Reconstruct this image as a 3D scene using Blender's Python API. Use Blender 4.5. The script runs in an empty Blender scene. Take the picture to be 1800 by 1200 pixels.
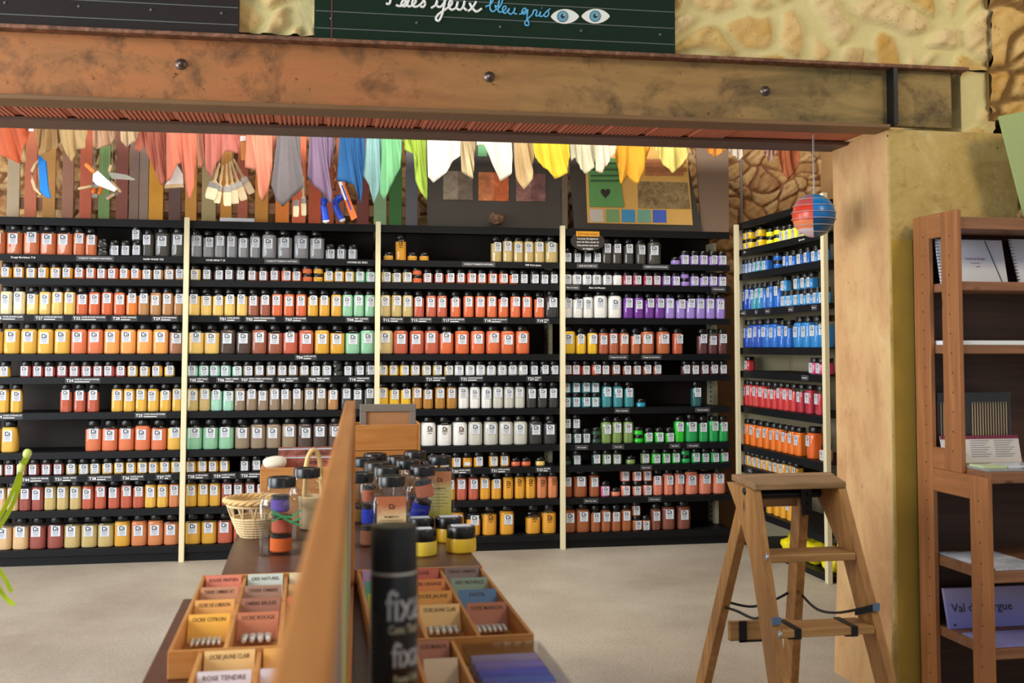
import bpy, bmesh, math, random
import numpy as np
from mathutils import Vector, Matrix
S = bpy.context.scene
COL = S.collection
PI = math.pi
random.seed(7)

# ------------------------------------------------------------------ camera, world, lights, exposure
F_PX = 1918.56
YAW, PITCH, ROLL = .1834, .0542, .0013
CAM = Vector((.7918, -7.3779, 1.379))
SHIFT_PX = -93.83
_F = Vector((math.sin(YAW)*math.cos(PITCH), math.cos(YAW)*math.cos(PITCH), math.sin(PITCH)))
_R0 = Vector((math.cos(YAW), -math.sin(YAW), 0)); _U0 = _R0.cross(_F)
_R = _R0*math.cos(ROLL)+_U0*math.sin(ROLL); _U = -_R0*math.sin(ROLL)+_U0*math.cos(ROLL)
cd = bpy.data.cameras.new('camera'); cam = bpy.data.objects.new('camera', cd); COL.objects.link(cam)
cam.matrix_world = Matrix(((_R.x, _U.x, -_F.x, CAM.x), (_R.y, _U.y, -_F.y, CAM.y), (_R.z, _U.z, -_F.z, CAM.z), (0, 0, 0, 1)))
cd.sensor_width = 36; cd.lens = F_PX/1800*36; cd.shift_y = SHIFT_PX/1800; cd.clip_start = .02
cd.dof.use_dof = True; cd.dof.focus_distance = 6.2; cd.dof.aperture_fstop = 4.8
S.camera = cam

wd = bpy.data.worlds.new('daylight'); S.world = wd; wd.use_nodes = True
bg = wd.node_tree.nodes['Background']; bg.inputs[0].default_value = (.92, .96, 1, 1); bg.inputs[1].default_value = .42

def area(name, loc, target, sx, sy, power, color):
    l = bpy.data.lights.new(name, 'AREA'); l.shape = 'RECTANGLE'; l.size = sx; l.size_y = sy; l.energy = power; l.color = color
    o = bpy.data.objects.new(name, l); COL.objects.link(o); o.location = loc
    o.rotation_euler = (Vector(target)-Vector(loc)).to_track_quat('-Z', 'Y').to_euler()
    return o
area('window_daylight', (-3.3, -5.5, 2.2), (1.0, -2.6, 1.2), 3.0, 2.4, 235, (.93, .97, 1))
area('back_room_window_daylight', (-3.6, -1.65, 1.45), (1.2, -.9, 1.35), 2.3, 2.3, 105, (.95, .98, 1))
area('warm_ceiling_lamp', (4.2, -6.6, 3.9), (3.6, -2, 1.0), .7, .7, 45, (1, .80, .52))
area('back_room_fill_light', (1.6, -1.8, 3.5), (1.5, .1, 1.3), 3.6, .9, 105, (1, .92, .80))  # unseen overhead fill, added to brighten the hanging cloths and planks
S.view_settings.view_transform = 'Standard'; S.view_settings.look = 'None'
S.view_settings.gamma = 1; S.view_settings.use_curve_mapping = False; S.view_settings.exposure = .2
S.cycles.max_bounces = 6; S.cycles.diffuse_bounces = 3; S.cycles.glossy_bounces = 3; S.cycles.transmission_bounces = 4
S.cycles.transparent_max_bounces = 24; S.cycles.use_denoising = True; S.cycles.sample_clamp_indirect = 6
S.cycles.caustics_reflective = False; S.cycles.caustics_refractive = False

# ------------------------------------------------------------------ measuring: a ray of the camera meets a real plane of the room
def ray(u, v): return _F + _R*((u-900)/F_PX) + _U*((600+SHIFT_PX-v)/F_PX)
def on(u, v, ax, val):
    d = ray(u, v); return CAM + d*((val-CAM[ax])/d[ax])
def deep(u, v, z): return CAM + ray(u, v)*z

# ------------------------------------------------------------------ materials
def lin(c):
    f = lambda x: x/12.92 if x <= .04045 else ((x+.055)/1.055)**2.4
    return tuple(f(x/255) for x in c)+(1,)
MATS = {}
def _new(name):
    m = bpy.data.materials.new(name); m.use_nodes = True; nt = m.node_tree
    return m, nt, nt.nodes['Principled BSDF']
def N(nt, t, **kw):
    n = nt.nodes.new(t)
    for k, v in kw.items():
        if k.startswith('i_'): n.inputs[k[2:].replace('_', ' ')].default_value = v
        else: setattr(n, k, v)
    return n
def mixc(nt, fac, a, b, mode='MIX'):
    n = nt.nodes.new('ShaderNodeMix'); n.data_type = 'RGBA'; n.blend_type = mode
    for s, v in ((n.inputs[0], fac), (n.inputs[6], a), (n.inputs[7], b)):
        if hasattr(v, 'node'): nt.links.new(v, s)
        else: s.default_value = v
    return n.outputs[2]
def ramp(nt, src, stops):
    r = nt.nodes.new('ShaderNodeValToRGB'); nt.links.new(src, r.inputs[0]); e = r.color_ramp.elements
    while len(e) < len(stops): e.new(.5)
    for x, (p, c) in zip(e, stops): x.position = p; x.color = c if len(c) == 4 else lin(c)
    return r.outputs[0]
def coords(nt, scale=(1, 1, 1), rot=(0, 0, 0), kind='Object'):
    t = nt.nodes.new('ShaderNodeTexCoord'); mp = nt.nodes.new('ShaderNodeMapping')
    nt.links.new(t.outputs[kind], mp.inputs[0]); mp.inputs['Scale'].default_value = scale; mp.inputs['Rotation'].default_value = rot
    return mp.outputs[0]
def noise(nt, vec, scale, detail=4, rough=.55, dist=0):
    n = N(nt, 'ShaderNodeTexNoise'); nt.links.new(vec, n.inputs['Vector'])
    n.inputs['Scale'].default_value = scale; n.inputs['Detail'].default_value = detail; n.inputs['Roughness'].default_value = rough; n.inputs['Distortion'].default_value = dist
    return n.outputs[0]
def bump(nt, h, bsdf, strength=.3, dist=.01):
    b = N(nt, 'ShaderNodeBump'); b.inputs['Strength'].default_value = strength; b.inputs['Distance'].default_value = dist
    nt.links.new(h, b.inputs['Height']); nt.links.new(b.outputs[0], bsdf.inputs['Normal'])
def plain(name, c, rough=.6, metal=0, var=.12, scale=30, coat=0, spec=.5):
    if name in MATS: return MATS[name]
    m, nt, b = _new(name); v = coords(nt); n = noise(nt, v, scale, 3)
    c0 = lin(c); lo = tuple(x*(1-var) for x in c0[:3])+(1,); hi = tuple(min(1, x*(1+var)) for x in c0[:3])+(1,)
    nt.links.new(mixc(nt, n, lo, hi), b.inputs['Base Color'])
    b.inputs['Roughness'].default_value = rough; b.inputs['Metallic'].default_value = metal
    b.inputs['Coat Weight'].default_value = coat; b.inputs['Coat Roughness'].default_value = .1; b.inputs['Specular IOR Level'].default_value = spec
    MATS[name] = m; return m
def wood(name, dark, light, axis='Z', scale=1.0, rough=.5, knots=False):
    if name in MATS: return MATS[name]
    m, nt, b = _new(name); s = {'X': (1.2, 22, 22), 'Y': (22, 1.2, 22), 'Z': (22, 22, 1.2)}[axis]
    v = coords(nt, tuple(x*scale for x in s)); n = noise(nt, v, 1.6, 6, .6, 1.2)
    c = ramp(nt, n, [(.3, dark), (.52, tuple((a+b_)/2 for a, b_ in zip(dark, light))), (.72, light)])
    n2 = noise(nt, coords(nt), 3.5, 3)
    c = mixc(nt, n2, c, mixc(nt, 1.0, c, (.8, .74, .68, 1), 'MULTIPLY'))
    if knots:
        vo = N(nt, 'ShaderNodeTexVoronoi'); nt.links.new(coords(nt, {'X': (4, 9, 9), 'Y': (9, 4, 9), 'Z': (9, 9, 4)}[axis]), vo.inputs['Vector']); vo.inputs['Scale'].default_value = 1.1
        k = ramp(nt, vo.outputs['Distance'], [(.05, (0, 0, 0, 1)), (.12, (1, 1, 1, 1))])
        c = mixc(nt, k, lin((86, 48, 28)), c)
    nt.links.new(c, b.inputs['Base Color']); b.inputs['Roughness'].default_value = rough
    bump(nt, n, b, .12, .003); MATS[name] = m; return m
def objcolor(name, rough=.75, var=.14, scale=60, sheen=False, translucent=0):
    """One material whose colour is the object's own colour (powder, dyed cloth)."""
    m, nt, b = _new(name); oi = N(nt, 'ShaderNodeObjectInfo'); n = noise(nt, coords(nt), scale, 4)
    c = mixc(nt, n, mixc(nt, 1, oi.outputs['Color'], (1-var, 1-var, 1-var, 1), 'MULTIPLY'), mixc(nt, 1, oi.outputs['Color'], (1+var, 1+var, 1+var, 1), 'MULTIPLY'))
    nt.links.new(c, b.inputs['Base Color']); b.inputs['Roughness'].default_value = rough
    if translucent:
        out = nt.nodes['Material Output']; tr = N(nt, 'ShaderNodeBsdfTranslucent'); mx = N(nt, 'ShaderNodeMixShader'); mx.inputs[0].default_value = translucent
        nt.links.new(c, tr.inputs[0]); nt.links.new(b.outputs[0], mx.inputs[1]); nt.links.new(tr.outputs[0], mx.inputs[2]); nt.links.new(mx.outputs[0], out.inputs[0])
    MATS[name] = m; return m
def clear(name, tint=(.95, .95, .94), ior=1.45, rough=.06):
    m = bpy.data.materials.new(name); m.use_nodes = True; nt = m.node_tree; nt.nodes.clear()
    out = N(nt, 'ShaderNodeOutputMaterial'); t = N(nt, 'ShaderNodeBsdfTransparent'); g = N(nt, 'ShaderNodeBsdfGlossy'); f = N(nt, 'ShaderNodeFresnel'); mx = N(nt, 'ShaderNodeMixShader'); ge = N(nt, 'ShaderNodeNewGeometry'); iv = N(nt, 'ShaderNodeMath', operation='SUBTRACT'); iv.inputs[0].default_value = 1; mu = N(nt, 'ShaderNodeMath', operation='MULTIPLY')
    nt.links.new(ge.outputs['Backfacing'], iv.inputs[1]); nt.links.new(iv.outputs[0], mu.inputs[0]); nt.links.new(f.outputs[0], mu.inputs[1])
    t.inputs[0].default_value = tint+(1,); g.inputs['Roughness'].default_value = rough; f.inputs[0].default_value = ior
    nt.links.new(mu.outputs[0], mx.inputs[0]); nt.links.new(t.outputs[0], mx.inputs[1]); nt.links.new(g.outputs[0], mx.inputs[2]); nt.links.new(mx.outputs[0], out.inputs[0])
    MATS[name] = m; return m

M_POWDER = objcolor('pigment_powder', .8, .10, 90)
M_SHELL = clear('clear_jar_plastic', (.985, .985, .98), 1.55, .06)
M_JAR = clear('clear_jar_glass', (.90, .91, .91), 1.75, .05)
M_GLASS = clear('clear_sheet_plastic', (.97, .97, .97), 1.45, .04)
M_LID = plain('black_lid_plastic', (16, 16, 17), .28)
M_PAPER = plain('label_paper', (205, 211, 220), .6, var=.03)
M_INK = plain('label_ink', (18, 22, 40), .6)
M_GREYINK = plain('label_grey_print', (150, 152, 165), .6)
M_DARKPRINT = plain('dark_print', (70, 42, 20), .6)
M_BLACK = plain('rack_black_paint', (11, 13, 17), .5, var=.2, scale=12, spec=.25)
M_CREAM = plain('rack_cream_paint', (222, 212, 176), .45, var=.07, scale=8)
M_BACK = plain('rack_back_board', (34, 24, 17), .7, var=.25, scale=6)
M_WHITE = plain('white_print', (235, 235, 238), .6, var=.02)
M_PLATE = plain('label_plate', (46, 47, 52), .5)
M_STEEL = plain('bare_steel', (170, 168, 165), .35, 1, var=.1)
M_DARKSTEEL = plain('black_iron', (22, 22, 24), .45, .3)

# ------------------------------------------------------------------ mesh builder
class MB:
    def __init__(s): s.v = []; s.f = []; s.m = []; s.sm = []
    def add(s, vs, fs, m=0, smooth=False, M=None):
        b = len(s.v)
        for p in vs:
            p = Vector(p); s.v.append(tuple(M @ p) if M else tuple(p))
        for f in fs: s.f.append(tuple(b+i for i in f)); s.m.append(m); s.sm.append(smooth)
    def box(s, x0, x1, y0, y1, z0, z1, m=0, M=None):
        vs = [(x, y, z) for x in (x0, x1) for y in (y0, y1) for z in (z0, z1)]
        s.add(vs, [(0, 1, 3, 2), (4, 6, 7, 5), (0, 4, 5, 1), (2, 3, 7, 6), (0, 2, 6, 4), (1, 5, 7, 3)], m, False, M)
    def hexa(s, lo, hi, m=0):
        """two rings of four points (bottom, top)"""
        s.add(list(lo)+list(hi), [(3, 2, 1, 0), (4, 5, 6, 7), (0, 1, 5, 4), (1, 2, 6, 5), (2, 3, 7, 6), (3, 0, 4, 7)], m)
    def prism(s, poly, a0, a1, axis='y', m=0, M=None, smooth=False):
        P = {'y': lambda p, a: (p[0], a, p[1]), 'x': lambda p, a: (a, p[0], p[1]), 'z': lambda p, a: (p[0], p[1], a)}[axis]
        n = len(poly); vs = [P(p, a0) for p in poly]+[P(p, a1) for p in poly]
        s.add(vs, [tuple(range(n))[::-1], tuple(range(n, 2*n))], m, False, M)
        s.add(vs, [(i, (i+1) % n, n+(i+1) % n, n+i) for i in range(n)], m, smooth, M)
    def loft(s, rings, m=0, cap0=True, cap1=True, smooth=True, closed=True, M=None):
        n = len(rings[0]); vs = [p for r in rings for p in r]; fs = []
        for k in range(len(rings)-1):
            for i in range(n if closed else n-1):
                j = (i+1) % n; fs.append((k*n+i, k*n+j, (k+1)*n+j, (k+1)*n+i))
        s.add(vs, fs, m, smooth, M)
        if cap0: s.add(rings[0], [tuple(range(n))[::-1]], m, False, M)
        if cap1: s.add(rings[-1], [tuple(range(n))], m, False, M)
    def lathe(s, prof, n=24, c=(0, 0, 0), m=0, cap0=True, cap1=True, M=None, rib=0):
        rings = [[(c[0]+(r-(rib if i % 2 and q else 0))*math.cos(2*PI*i/n), c[1]+(r-(rib if i % 2 and q else 0))*math.sin(2*PI*i/n), c[2]+z) for i in range(n)] for q, (r, z) in ((1 if 0 < k < len(prof)-1 else 0, p) for k, p in enumerate(prof))]
        s.loft(rings, m, cap0, cap1, True, True, M)
    def tube(s, pts, r, n=8, m=0, caps=True, M=None):
        pts = [Vector(p) for p in pts]; rings = []; up = Vector((0, 0, 1))
        rad = r if isinstance(r, (list, tuple)) else [r]*len(pts)
        for i, p in enumerate(pts):
            d = (pts[min(i+1, len(pts)-1)]-pts[max(i-1, 0)]).normalized()
            a = d.cross(up)
            if a.length < .05: a = d.cross(Vector((0, 1, 0)))
            a.normalize(); b = a.cross(d).normalized()
            rings.append([tuple(p+a*(rad[i]*math.cos(2*PI*k/n))+b*(rad[i]*math.sin(2*PI*k/n))) for k in range(n)])
        s.loft(rings, m, caps, caps, True, True, M)
    def strip(s, pts, w, normal, t=.001, m=0):
        """flat ribbon of width w that follows pts, facing normal, thickness t"""
        pts = [Vector(p) for p in pts]; nrm = Vector(normal).normalized(); L = []; Rr = []
        for i, p in enumerate(pts):
            d = (pts[min(i+1, len(pts)-1)]-pts[max(i-1, 0)])
            a = nrm.cross(d).normalized()*(w/2); L.append(p-a); Rr.append(p+a)
        rings = [[tuple(L[i]), tuple(Rr[i]), tuple(Rr[i]+nrm*t), tuple(L[i]+nrm*t)] for i in range(len(pts))]
        s.loft(rings, m, True, True, False)
    def mesh(s, name, mats, sharp=None):
        me = bpy.data.meshes.new(name); me.from_pydata(s.v, [], s.f); me.update()
        bm = bmesh.new(); bm.from_mesh(me); bmesh.ops.recalc_face_normals(bm, faces=bm.faces); bm.to_mesh(me); bm.free()
        me.polygons.foreach_set('material_index', s.m); me.polygons.foreach_set('use_smooth', s.sm)
        for m in (mats if isinstance(mats, (list, tuple)) else [mats]): me.materials.append(m)
        if sharp: me.set_sharp_from_angle(angle=math.radians(sharp))
        return me
    def build(s, name, mats, parent=None, bevel=0, sharp=None, color=None, link=True):
        o = bpy.data.objects.new(name, s.mesh(name, mats, sharp))
        if link: COL.objects.link(o)
        if parent: o.parent = parent
        if bevel:
            b = o.modifiers.new('edge', 'BEVEL'); b.width = bevel; b.segments = 2; b.limit_method = 'ANGLE'
        if color: o.color = lin(color)
        return o
def thing(name, label, cat, loc=(0, 0, 0), group=None, rotz=0):
    o = bpy.data.objects.new(name, None); COL.objects.link(o); o.location = loc; o.rotation_euler = (0, 0, rotz); o.empty_display_size = .05
    return tag(o, label, cat, group)
def tag(o, label, cat, group=None):
    o['label'] = label; o['category'] = cat
    if group: o['group'] = group
    return o
def struct(o): o['kind'] = 'structure'; return o
_TC = {}
def text_mesh(body, size=1.0):
    """vertices and faces of a line of lettering, x to the right, y up, centred, height about size"""
    if body in _TC: vs, fs = _TC[body]
    else:
        cu = bpy.data.curves.new('txt', 'FONT'); cu.body = body; cu.align_x = 'CENTER'; cu.align_y = 'CENTER'; cu.resolution_u = 2; cu.offset = .012
        o = bpy.data.objects.new('txt', cu); me = o.to_mesh(); vs = [tuple(v.co) for v in me.vertices]; fs = [tuple(p.vertices) for p in me.polygons]
        o.to_mesh_clear(); bpy.data.objects.remove(o); bpy.data.curves.remove(cu); _TC[body] = (vs, fs)
    return [(x*size, y*size, 0) for x, y, z in vs], fs
def text_width(body, size): vs, _ = text_mesh(body, size); return max(v[0] for v in vs)-min(v[0] for v in vs) if vs else 0
FRONT = Matrix(((1, 0, 0, 0), (0, 0, -1, 0), (0, 1, 0, 0), (0, 0, 0, 1)))      # lettering plane turned to face -y
def write(mb, body, size, at, m=0, M=None, width=None):
    """lettering facing -y at a point (local)"""
    vs, fs = text_mesh(body, size)
    k = width/max(1e-6, text_width(body, size)) if width else 1
    A = Matrix.Translation(at) @ FRONT @ Matrix.Diagonal((k, 1, 1, 1))
    mb.add(vs, fs, m, False, (M @ A) if M else A)


# ------------------------------------------------------------------ the setting
def floor_mat():
    m, nt, b = _new('worn_concrete'); v = coords(nt)
    n1 = noise(nt, v, 1.1, 5); n2 = noise(nt, v, 90, 2, .7); n3 = noise(nt, v, 14, 4)
    c = ramp(nt, n1, [(.3, (148, 137, 122)), (.5, (166, 156, 141)), (.7, (182, 173, 158))])
    c = mixc(nt, ramp(nt, n2, [(.36, (0, 0, 0, 1)), (.44, (1, 1, 1, 1))]), mixc(nt, .5, c, lin((96, 82, 68))), c)
    c = mixc(nt, ramp(nt, n3, [(.58, (0, 0, 0, 1)), (.75, (.3, .3, .3, 1))]), c, lin((186, 177, 162)))
    nt.links.new(c, b.inputs['Base Color']); b.inputs['Roughness'].default_value = .55; bump(nt, n2, b, .1, .002); return m
mb = MB(); mb.box(-4.5, 6.2, -9.2, .75, -.1, 0)
struct(mb.build('floor', floor_mat()))

def stone_mat(name, stones, mortar, vein=(120, 70, 50)):
    m, nt, b = _new(name)
    a = N(nt, 'ShaderNodeAttribute'); a.attribute_name = 'stone'; t = N(nt, 'ShaderNodeAttribute'); t.attribute_name = 'tone'
    v = coords(nt); n1 = noise(nt, v, 9, 6, .65, .6); n2 = noise(nt, v, 45, 4, .7)
    sc = ramp(nt, t.outputs['Fac'], stones)
    sc = mixc(nt, ramp(nt, n1, [(.35, (0, 0, 0, 1)), (.7, (.8, .8, .8, 1))]), sc, mixc(nt, .5, sc, lin((226, 205, 150))))
    sc = mixc(nt, ramp(nt, n2, [(.3, (.75, .75, .75, 1)), (.42, (0, 0, 0, 1))]), sc, lin(vein))
    mc = mixc(nt, n1, lin(mortar), lin(tuple(min(255, x+16) for x in mortar)))
    c = mixc(nt, a.outputs['Fac'], mc, sc)
    nt.links.new(c, b.inputs['Base Color']); b.inputs['Roughness'].default_value = .9; bump(nt, n2, b, .35, .01)
    return m
def stone_wall(name, y, x0, x1, z0, z1, step, cell, gap, amp, seed, mat, back=.2):
    """rubble wall facing -y: stones stand out of the mortar; 'stone' and 'tone' say which is which"""
    rs = np.random.RandomState(seed); nx = int((x1-x0)/step)+1; nz = int((z1-z0)/step)+1
    X, Z = np.meshgrid(np.linspace(x0, x1, nx), np.linspace(z0, z1, nz))
    wx = X+.32*cell*(np.sin(Z*9+2*np.sin(X*5))+.4*np.sin(Z*19+X*11)); wz = Z*1.3+.32*cell*(np.sin(X*8+1.5*np.sin(Z*7))+.4*np.sin(X*17-Z*13))
    gx = np.floor(wx/cell).astype(int); gz = np.floor(wz/cell).astype(int)
    ox, oz = gx.min()-2, gz.min()-2; W, H = gx.max()-ox+3, gz.max()-oz+3
    jx = rs.rand(W, H); jz = rs.rand(W, H); tone = rs.rand(W, H); size = rs.rand(W, H)
    F1 = np.full(X.shape, 9.); F2 = F1.copy(); T = F1.copy(); Sz = F1.copy()
    for dx in (-1, 0, 1):
        for dz in (-1, 0, 1):
            ix, iz = gx-ox+dx, gz-oz+dz
            d = np.hypot((gx+dx+jx[ix, iz])*cell-wx, (gz+dz+jz[ix, iz])*cell-wz)/cell
            c = d < F1; F2 = np.where(c, F1, np.minimum(F2, d)); T = np.where(c, tone[ix, iz], T); Sz = np.where(c, size[ix, iz], Sz); F1 = np.where(c, d, F1)
    e = np.clip((F2-F1-gap*(.35+1.3*Sz)+.03*np.sin(X*31)*np.sin(Z*27))/.16, 0, 1); st = e*e*(3-2*e)
    rough = .25*np.sin(X*37+Z*19)*np.sin(Z*41-X*13)+.2*np.sin(X*83+3*np.sin(Z*47))
    Y = y-amp*st*(.35+.65*T)*(1+rough)-.15*amp*np.sin(X*4)*np.sin(Z*5)
    vs = np.stack([X, Y, Z], -1).reshape(-1, 3)
    idx = np.arange(nx*nz).reshape(nz, nx); q = np.stack([idx[:-1, :-1], idx[:-1, 1:], idx[1:, 1:], idx[1:, :-1]], -1).reshape(-1, 4)
    nb = len(vs); bv = [(x0, y, z0), (x1, y, z0), (x1, y, z1), (x0, y, z1), (x0, y+back, z0), (x1, y+back, z0), (x1, y+back, z1), (x0, y+back, z1)]
    bf = [(5, 4, 7, 6), (0, 4, 5, 1), (3, 2, 6, 7), (0, 3, 7, 4), (1, 5, 6, 2)]
    me = bpy.data.meshes.new(name); me.from_pydata([tuple(p) for p in vs]+bv, [], [tuple(int(i) for i in f) for f in q]+[tuple(nb+i for i in f) for f in bf]); me.update()
    for nm, A in (('stone', st), ('tone', T)):
        at = me.attributes.new(nm, 'FLOAT', 'POINT'); at.data.foreach_set('value', np.concatenate([A.reshape(-1), np.zeros(8)]).astype(np.float32))
    me.polygons.foreach_set('use_smooth', [True]*len(q)+[False]*5); me.materials.append(mat)
    o = bpy.data.objects.new(name, me); COL.objects.link(o); return struct(o)
SM_BACK = stone_mat('brown_rubble', [(0, (176, 122, 74)), (.35, (204, 158, 100)), (.7, (216, 176, 124)), (1, (170, 120, 76))], (130, 86, 50))
SM_UP = stone_mat('ochre_rubble', [(0, (188, 140, 44)), (.25, (222, 186, 128)), (.5, (194, 150, 60)), (.75, (220, 196, 146)), (1, (176, 126, 52))], (206, 192, 134), (160, 110, 60))
SM_SIDE = stone_mat('rough_rubble', [(0, (190, 140, 62)), (.4, (216, 178, 104)), (.7, (176, 124, 58)), (1, (226, 196, 140))], (116, 84, 38), (110, 70, 36))
mb = MB(); mb.box(-4.5, 5.0, .62, .82, 0, 1.8); struct(mb.build('wall_back_lower', plain('back_wall_render', (150, 112, 76), .9)))
stone_wall('wall_back', .62, -1.6, 5.0, 1.8, 3.5, .0115, .15, .03, .035, 3, SM_BACK)
mb = MB(); mb.box(-4.5, -1.6, .62, .82, 1.8, 3.5); struct(mb.build('wall_back_end', MATS['back_wall_render']))
stone_wall('wall_middle_upper_side', -3.43, 3.49, 6.2, 2.30, 3.6, .012, .17, .10, .05, 21, SM_SIDE, .47)
stone_wall('wall_middle_upper', -3.403, -4.5, 3.51, 2.504, 3.6, .012, .20, .17, .030, 11, SM_UP, .45)
stone_wall('wall_middle_corner', -3.407, 3.378, 3.52, 2.244, 2.50, .012, .16, .2, .022, 8, SM_UP, .45)
stone_wall('wall_middle_side', -3.385, 3.605, 6.2, 0, 2.3, .013, .155, .08, .045, 5, SM_SIDE, .48)
mb = MB(); mb.box(4.75, 4.95, -2.95, .6, 0, 3.5); struct(mb.build('wall_right', plain('side_room_plaster', (190, 150, 100), .9)))

def plaster_mat():
    m, nt, b = _new('stained_plaster'); v = coords(nt); n1 = noise(nt, v, 4.5, 6, .65, .5); n2 = noise(nt, v, 30, 6, .7); n3 = noise(nt, v, 11, 5, .65, .8)
    c = ramp(nt, n1, [(.28, (158, 130, 66)), (.45, (184, 156, 90)), (.58, (196, 170, 106)), (.72, (214, 194, 138))])
    c = mixc(nt, ramp(nt, n3, [(.52, (0, 0, 0, 1)), (.72, (.6, .6, .6, 1))]), c, lin((138, 108, 54)))
    c = mixc(nt, ramp(nt, n2, [(.60, (0, 0, 0, 1)), (.75, (.5, .5, .5, 1))]), c, lin((214, 196, 146)))
    vo = N(nt, 'ShaderNodeTexVoronoi'); nt.links.new(v, vo.inputs['Vector']); vo.inputs['Scale'].default_value = 9
    c = mixc(nt, ramp(nt, vo.outputs['Distance'], [(.035, (1, 1, 1, 1)), (.06, (0, 0, 0, 1))]), c, lin((92, 82, 66)))
    nt.links.new(c, b.inputs['Base Color']); b.inputs['Roughness'].default_value = .9; bump(nt, n2, b, .3, .008); return m
def reveal_mat():
    m, nt, b = _new('pinkish_plaster'); v = coords(nt, (1, 1, .45)); n1 = noise(nt, v, 4.5, 6, .65, .5); n2 = noise(nt, coords(nt), 36, 5, .7); n3 = noise(nt, coords(nt), 7, 5, .65)
    c = ramp(nt, n1, [(.3, (186, 138, 92)), (.46, (206, 162, 112)), (.6, (214, 176, 122)), (.75, (226, 196, 148))])
    c = mixc(nt, ramp(nt, n3, [(.54, (0, 0, 0, 1)), (.75, (.5, .5, .5, 1))]), c, lin((170, 122, 74)))
    vo = N(nt, 'ShaderNodeTexVoronoi'); nt.links.new(coords(nt), vo.inputs['Vector']); vo.inputs['Scale'].default_value = 11
    c = mixc(nt, ramp(nt, vo.outputs['Distance'], [(.03, (.8, .8, .8, 1)), (.06, (0, 0, 0, 1))]), c, lin((120, 88, 56)))
    nt.links.new(c, b.inputs['Base Color']); b.inputs['Roughness'].default_value = .9; bump(nt, n2, b, .25, .006); return m
def stripe_mat():
    return plain('olive_ochre_paint', (178, 146, 58), .85, var=.16, scale=9)
# pier: the jamb (left face) and the front are different plaster; an olive band runs down the front corner
mb = MB(); ring4 = lambda x, z: [(x, -3.425, z), (3.62, -3.425, z), (3.62, -2.955, z), (x, -2.955, z)]
mb.loft([ring4(3.012, 0), ring4(3.030, .35), ring4(3.039, .75), ring4(3.040, 1.5), ring4(3.040, 2.247)], 0, True, True, False)
me = mb.mesh('wall_middle', [plaster_mat(), reveal_mat()]); 
for p in me.polygons:
    if p.normal.x < -.8: p.material_index = 1
pier = bpy.data.objects.new('wall_middle', me); COL.objects.link(pier); struct(pier)
bv = pier.modifiers.new('edge', 'BEVEL'); bv.width = .012; bv.segments = 3
mb = MB(); mb.box(3.049, 3.139, -3.428, -3.418, .002, 1.806); struct(mb.build('trim_1', stripe_mat()))

# lintel: two rusty steel joists with ribbed hollow bricks between their lower flanges
def rust_mat():
    m, nt, b = _new('rusty_beam_paint'); v = coords(nt, (.8, 1, 3.0)); n1 = noise(nt, v, 2.2, 6, .62, .4); n2 = noise(nt, coords(nt), 24, 6, .7, .8); n3 = noise(nt, coords(nt), 5.5, 6, .7, .3); n4 = noise(nt, coords(nt, (.35, 1, 1)), 1.3, 3, .5)
    red = ramp(nt, n1, [(.3, (150, 92, 56)), (.46, (170, 108, 64)), (.6, (156, 104, 62)), (.75, (116, 80, 50))])
    olive = ramp(nt, n1, [(.3, (140, 116, 70)), (.46, (156, 130, 80)), (.6, (120, 102, 62)), (.75, (84, 72, 48))])
    tcn = N(nt, 'ShaderNodeTexCoord'); sp = N(nt, 'ShaderNodeSeparateXYZ'); nt.links.new(tcn.outputs['Object'], sp.inputs[0])
    f = N(nt, 'ShaderNodeMath', operation='MULTIPLY_ADD'); nt.links.new(sp.outputs[0], f.inputs[0]); f.inputs[1].default_value = .28; f.inputs[2].default_value = -.42
    f2 = N(nt, 'ShaderNodeMath', operation='ADD', use_clamp=True); nt.links.new(f.outputs[0], f2.inputs[0]); nt.links.new(n4, f2.inputs[1])
    c = mixc(nt, ramp(nt, f2.outputs[0], [(.25, (0, 0, 0, 1)), (.8, (1, 1, 1, 1))]), red, olive)
    c = mixc(nt, ramp(nt, n3, [(.50, (0, 0, 0, 1)), (.68, (.8, .8, .8, 1))]), c, lin((62, 50, 36)))
    c = mixc(nt, ramp(nt, n2, [(.30, (.9, .9, .9, 1)), (.38, (0, 0, 0, 1))]), c, lin((60, 40, 26)))
    nt.links.new(c, b.inputs['Base Color']); b.inputs['Roughness'].default_value = .65; b.inputs['Specular IOR Level'].default_value = .3; bump(nt, n2, b, .2, .004); return m
def scale_mat():
    m, nt, b = _new('flaking_rust'); n2 = noise(nt, coords(nt, (1, 1, 1)), 28, 6, .7, .6)
    c = ramp(nt, n2, [(.3, (70, 44, 30)), (.5, (116, 76, 52)), (.65, (150, 104, 78)), (.8, (92, 58, 40))])
    nt.links.new(c, b.inputs['Base Color']); b.inputs['Roughness'].default_value = .7; bump(nt, n2, b, .5, .006); return m
M_RUST = rust_mat(); M_SCALE = scale_mat(); M_FLANGE = plain('flange_brown_paint', (116, 84, 50), .55, var=.25, scale=7)
beam = thing('lintel_beam', 'long rusty steel lintel joist over the opening, bolted, with one stiffener plate', 'beam'); struct(beam)
TILT = .0068
def tz(x, z): return z+TILT*(x-3.297)
def bar(mb, x0, x1, y0, y1, z0, z1, m=0):
    mb.hexa([(x0, y0, tz(x0, z0)), (x1, y0, tz(x1, z0)), (x1, y1, tz(x1, z0)), (x0, y1, tz(x0, z0))], [(x0, y0, tz(x0, z1)), (x1, y0, tz(x1, z1)), (x1, y1, tz(x1, z1)), (x0, y1, tz(x0, z1))], m)
XA, XB = -4.5, 3.378
mb = MB(); bar(mb, XA, XB-.066, -3.414, -3.407, 2.260, 2.486); mb.build('web', M_RUST, beam)
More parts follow.
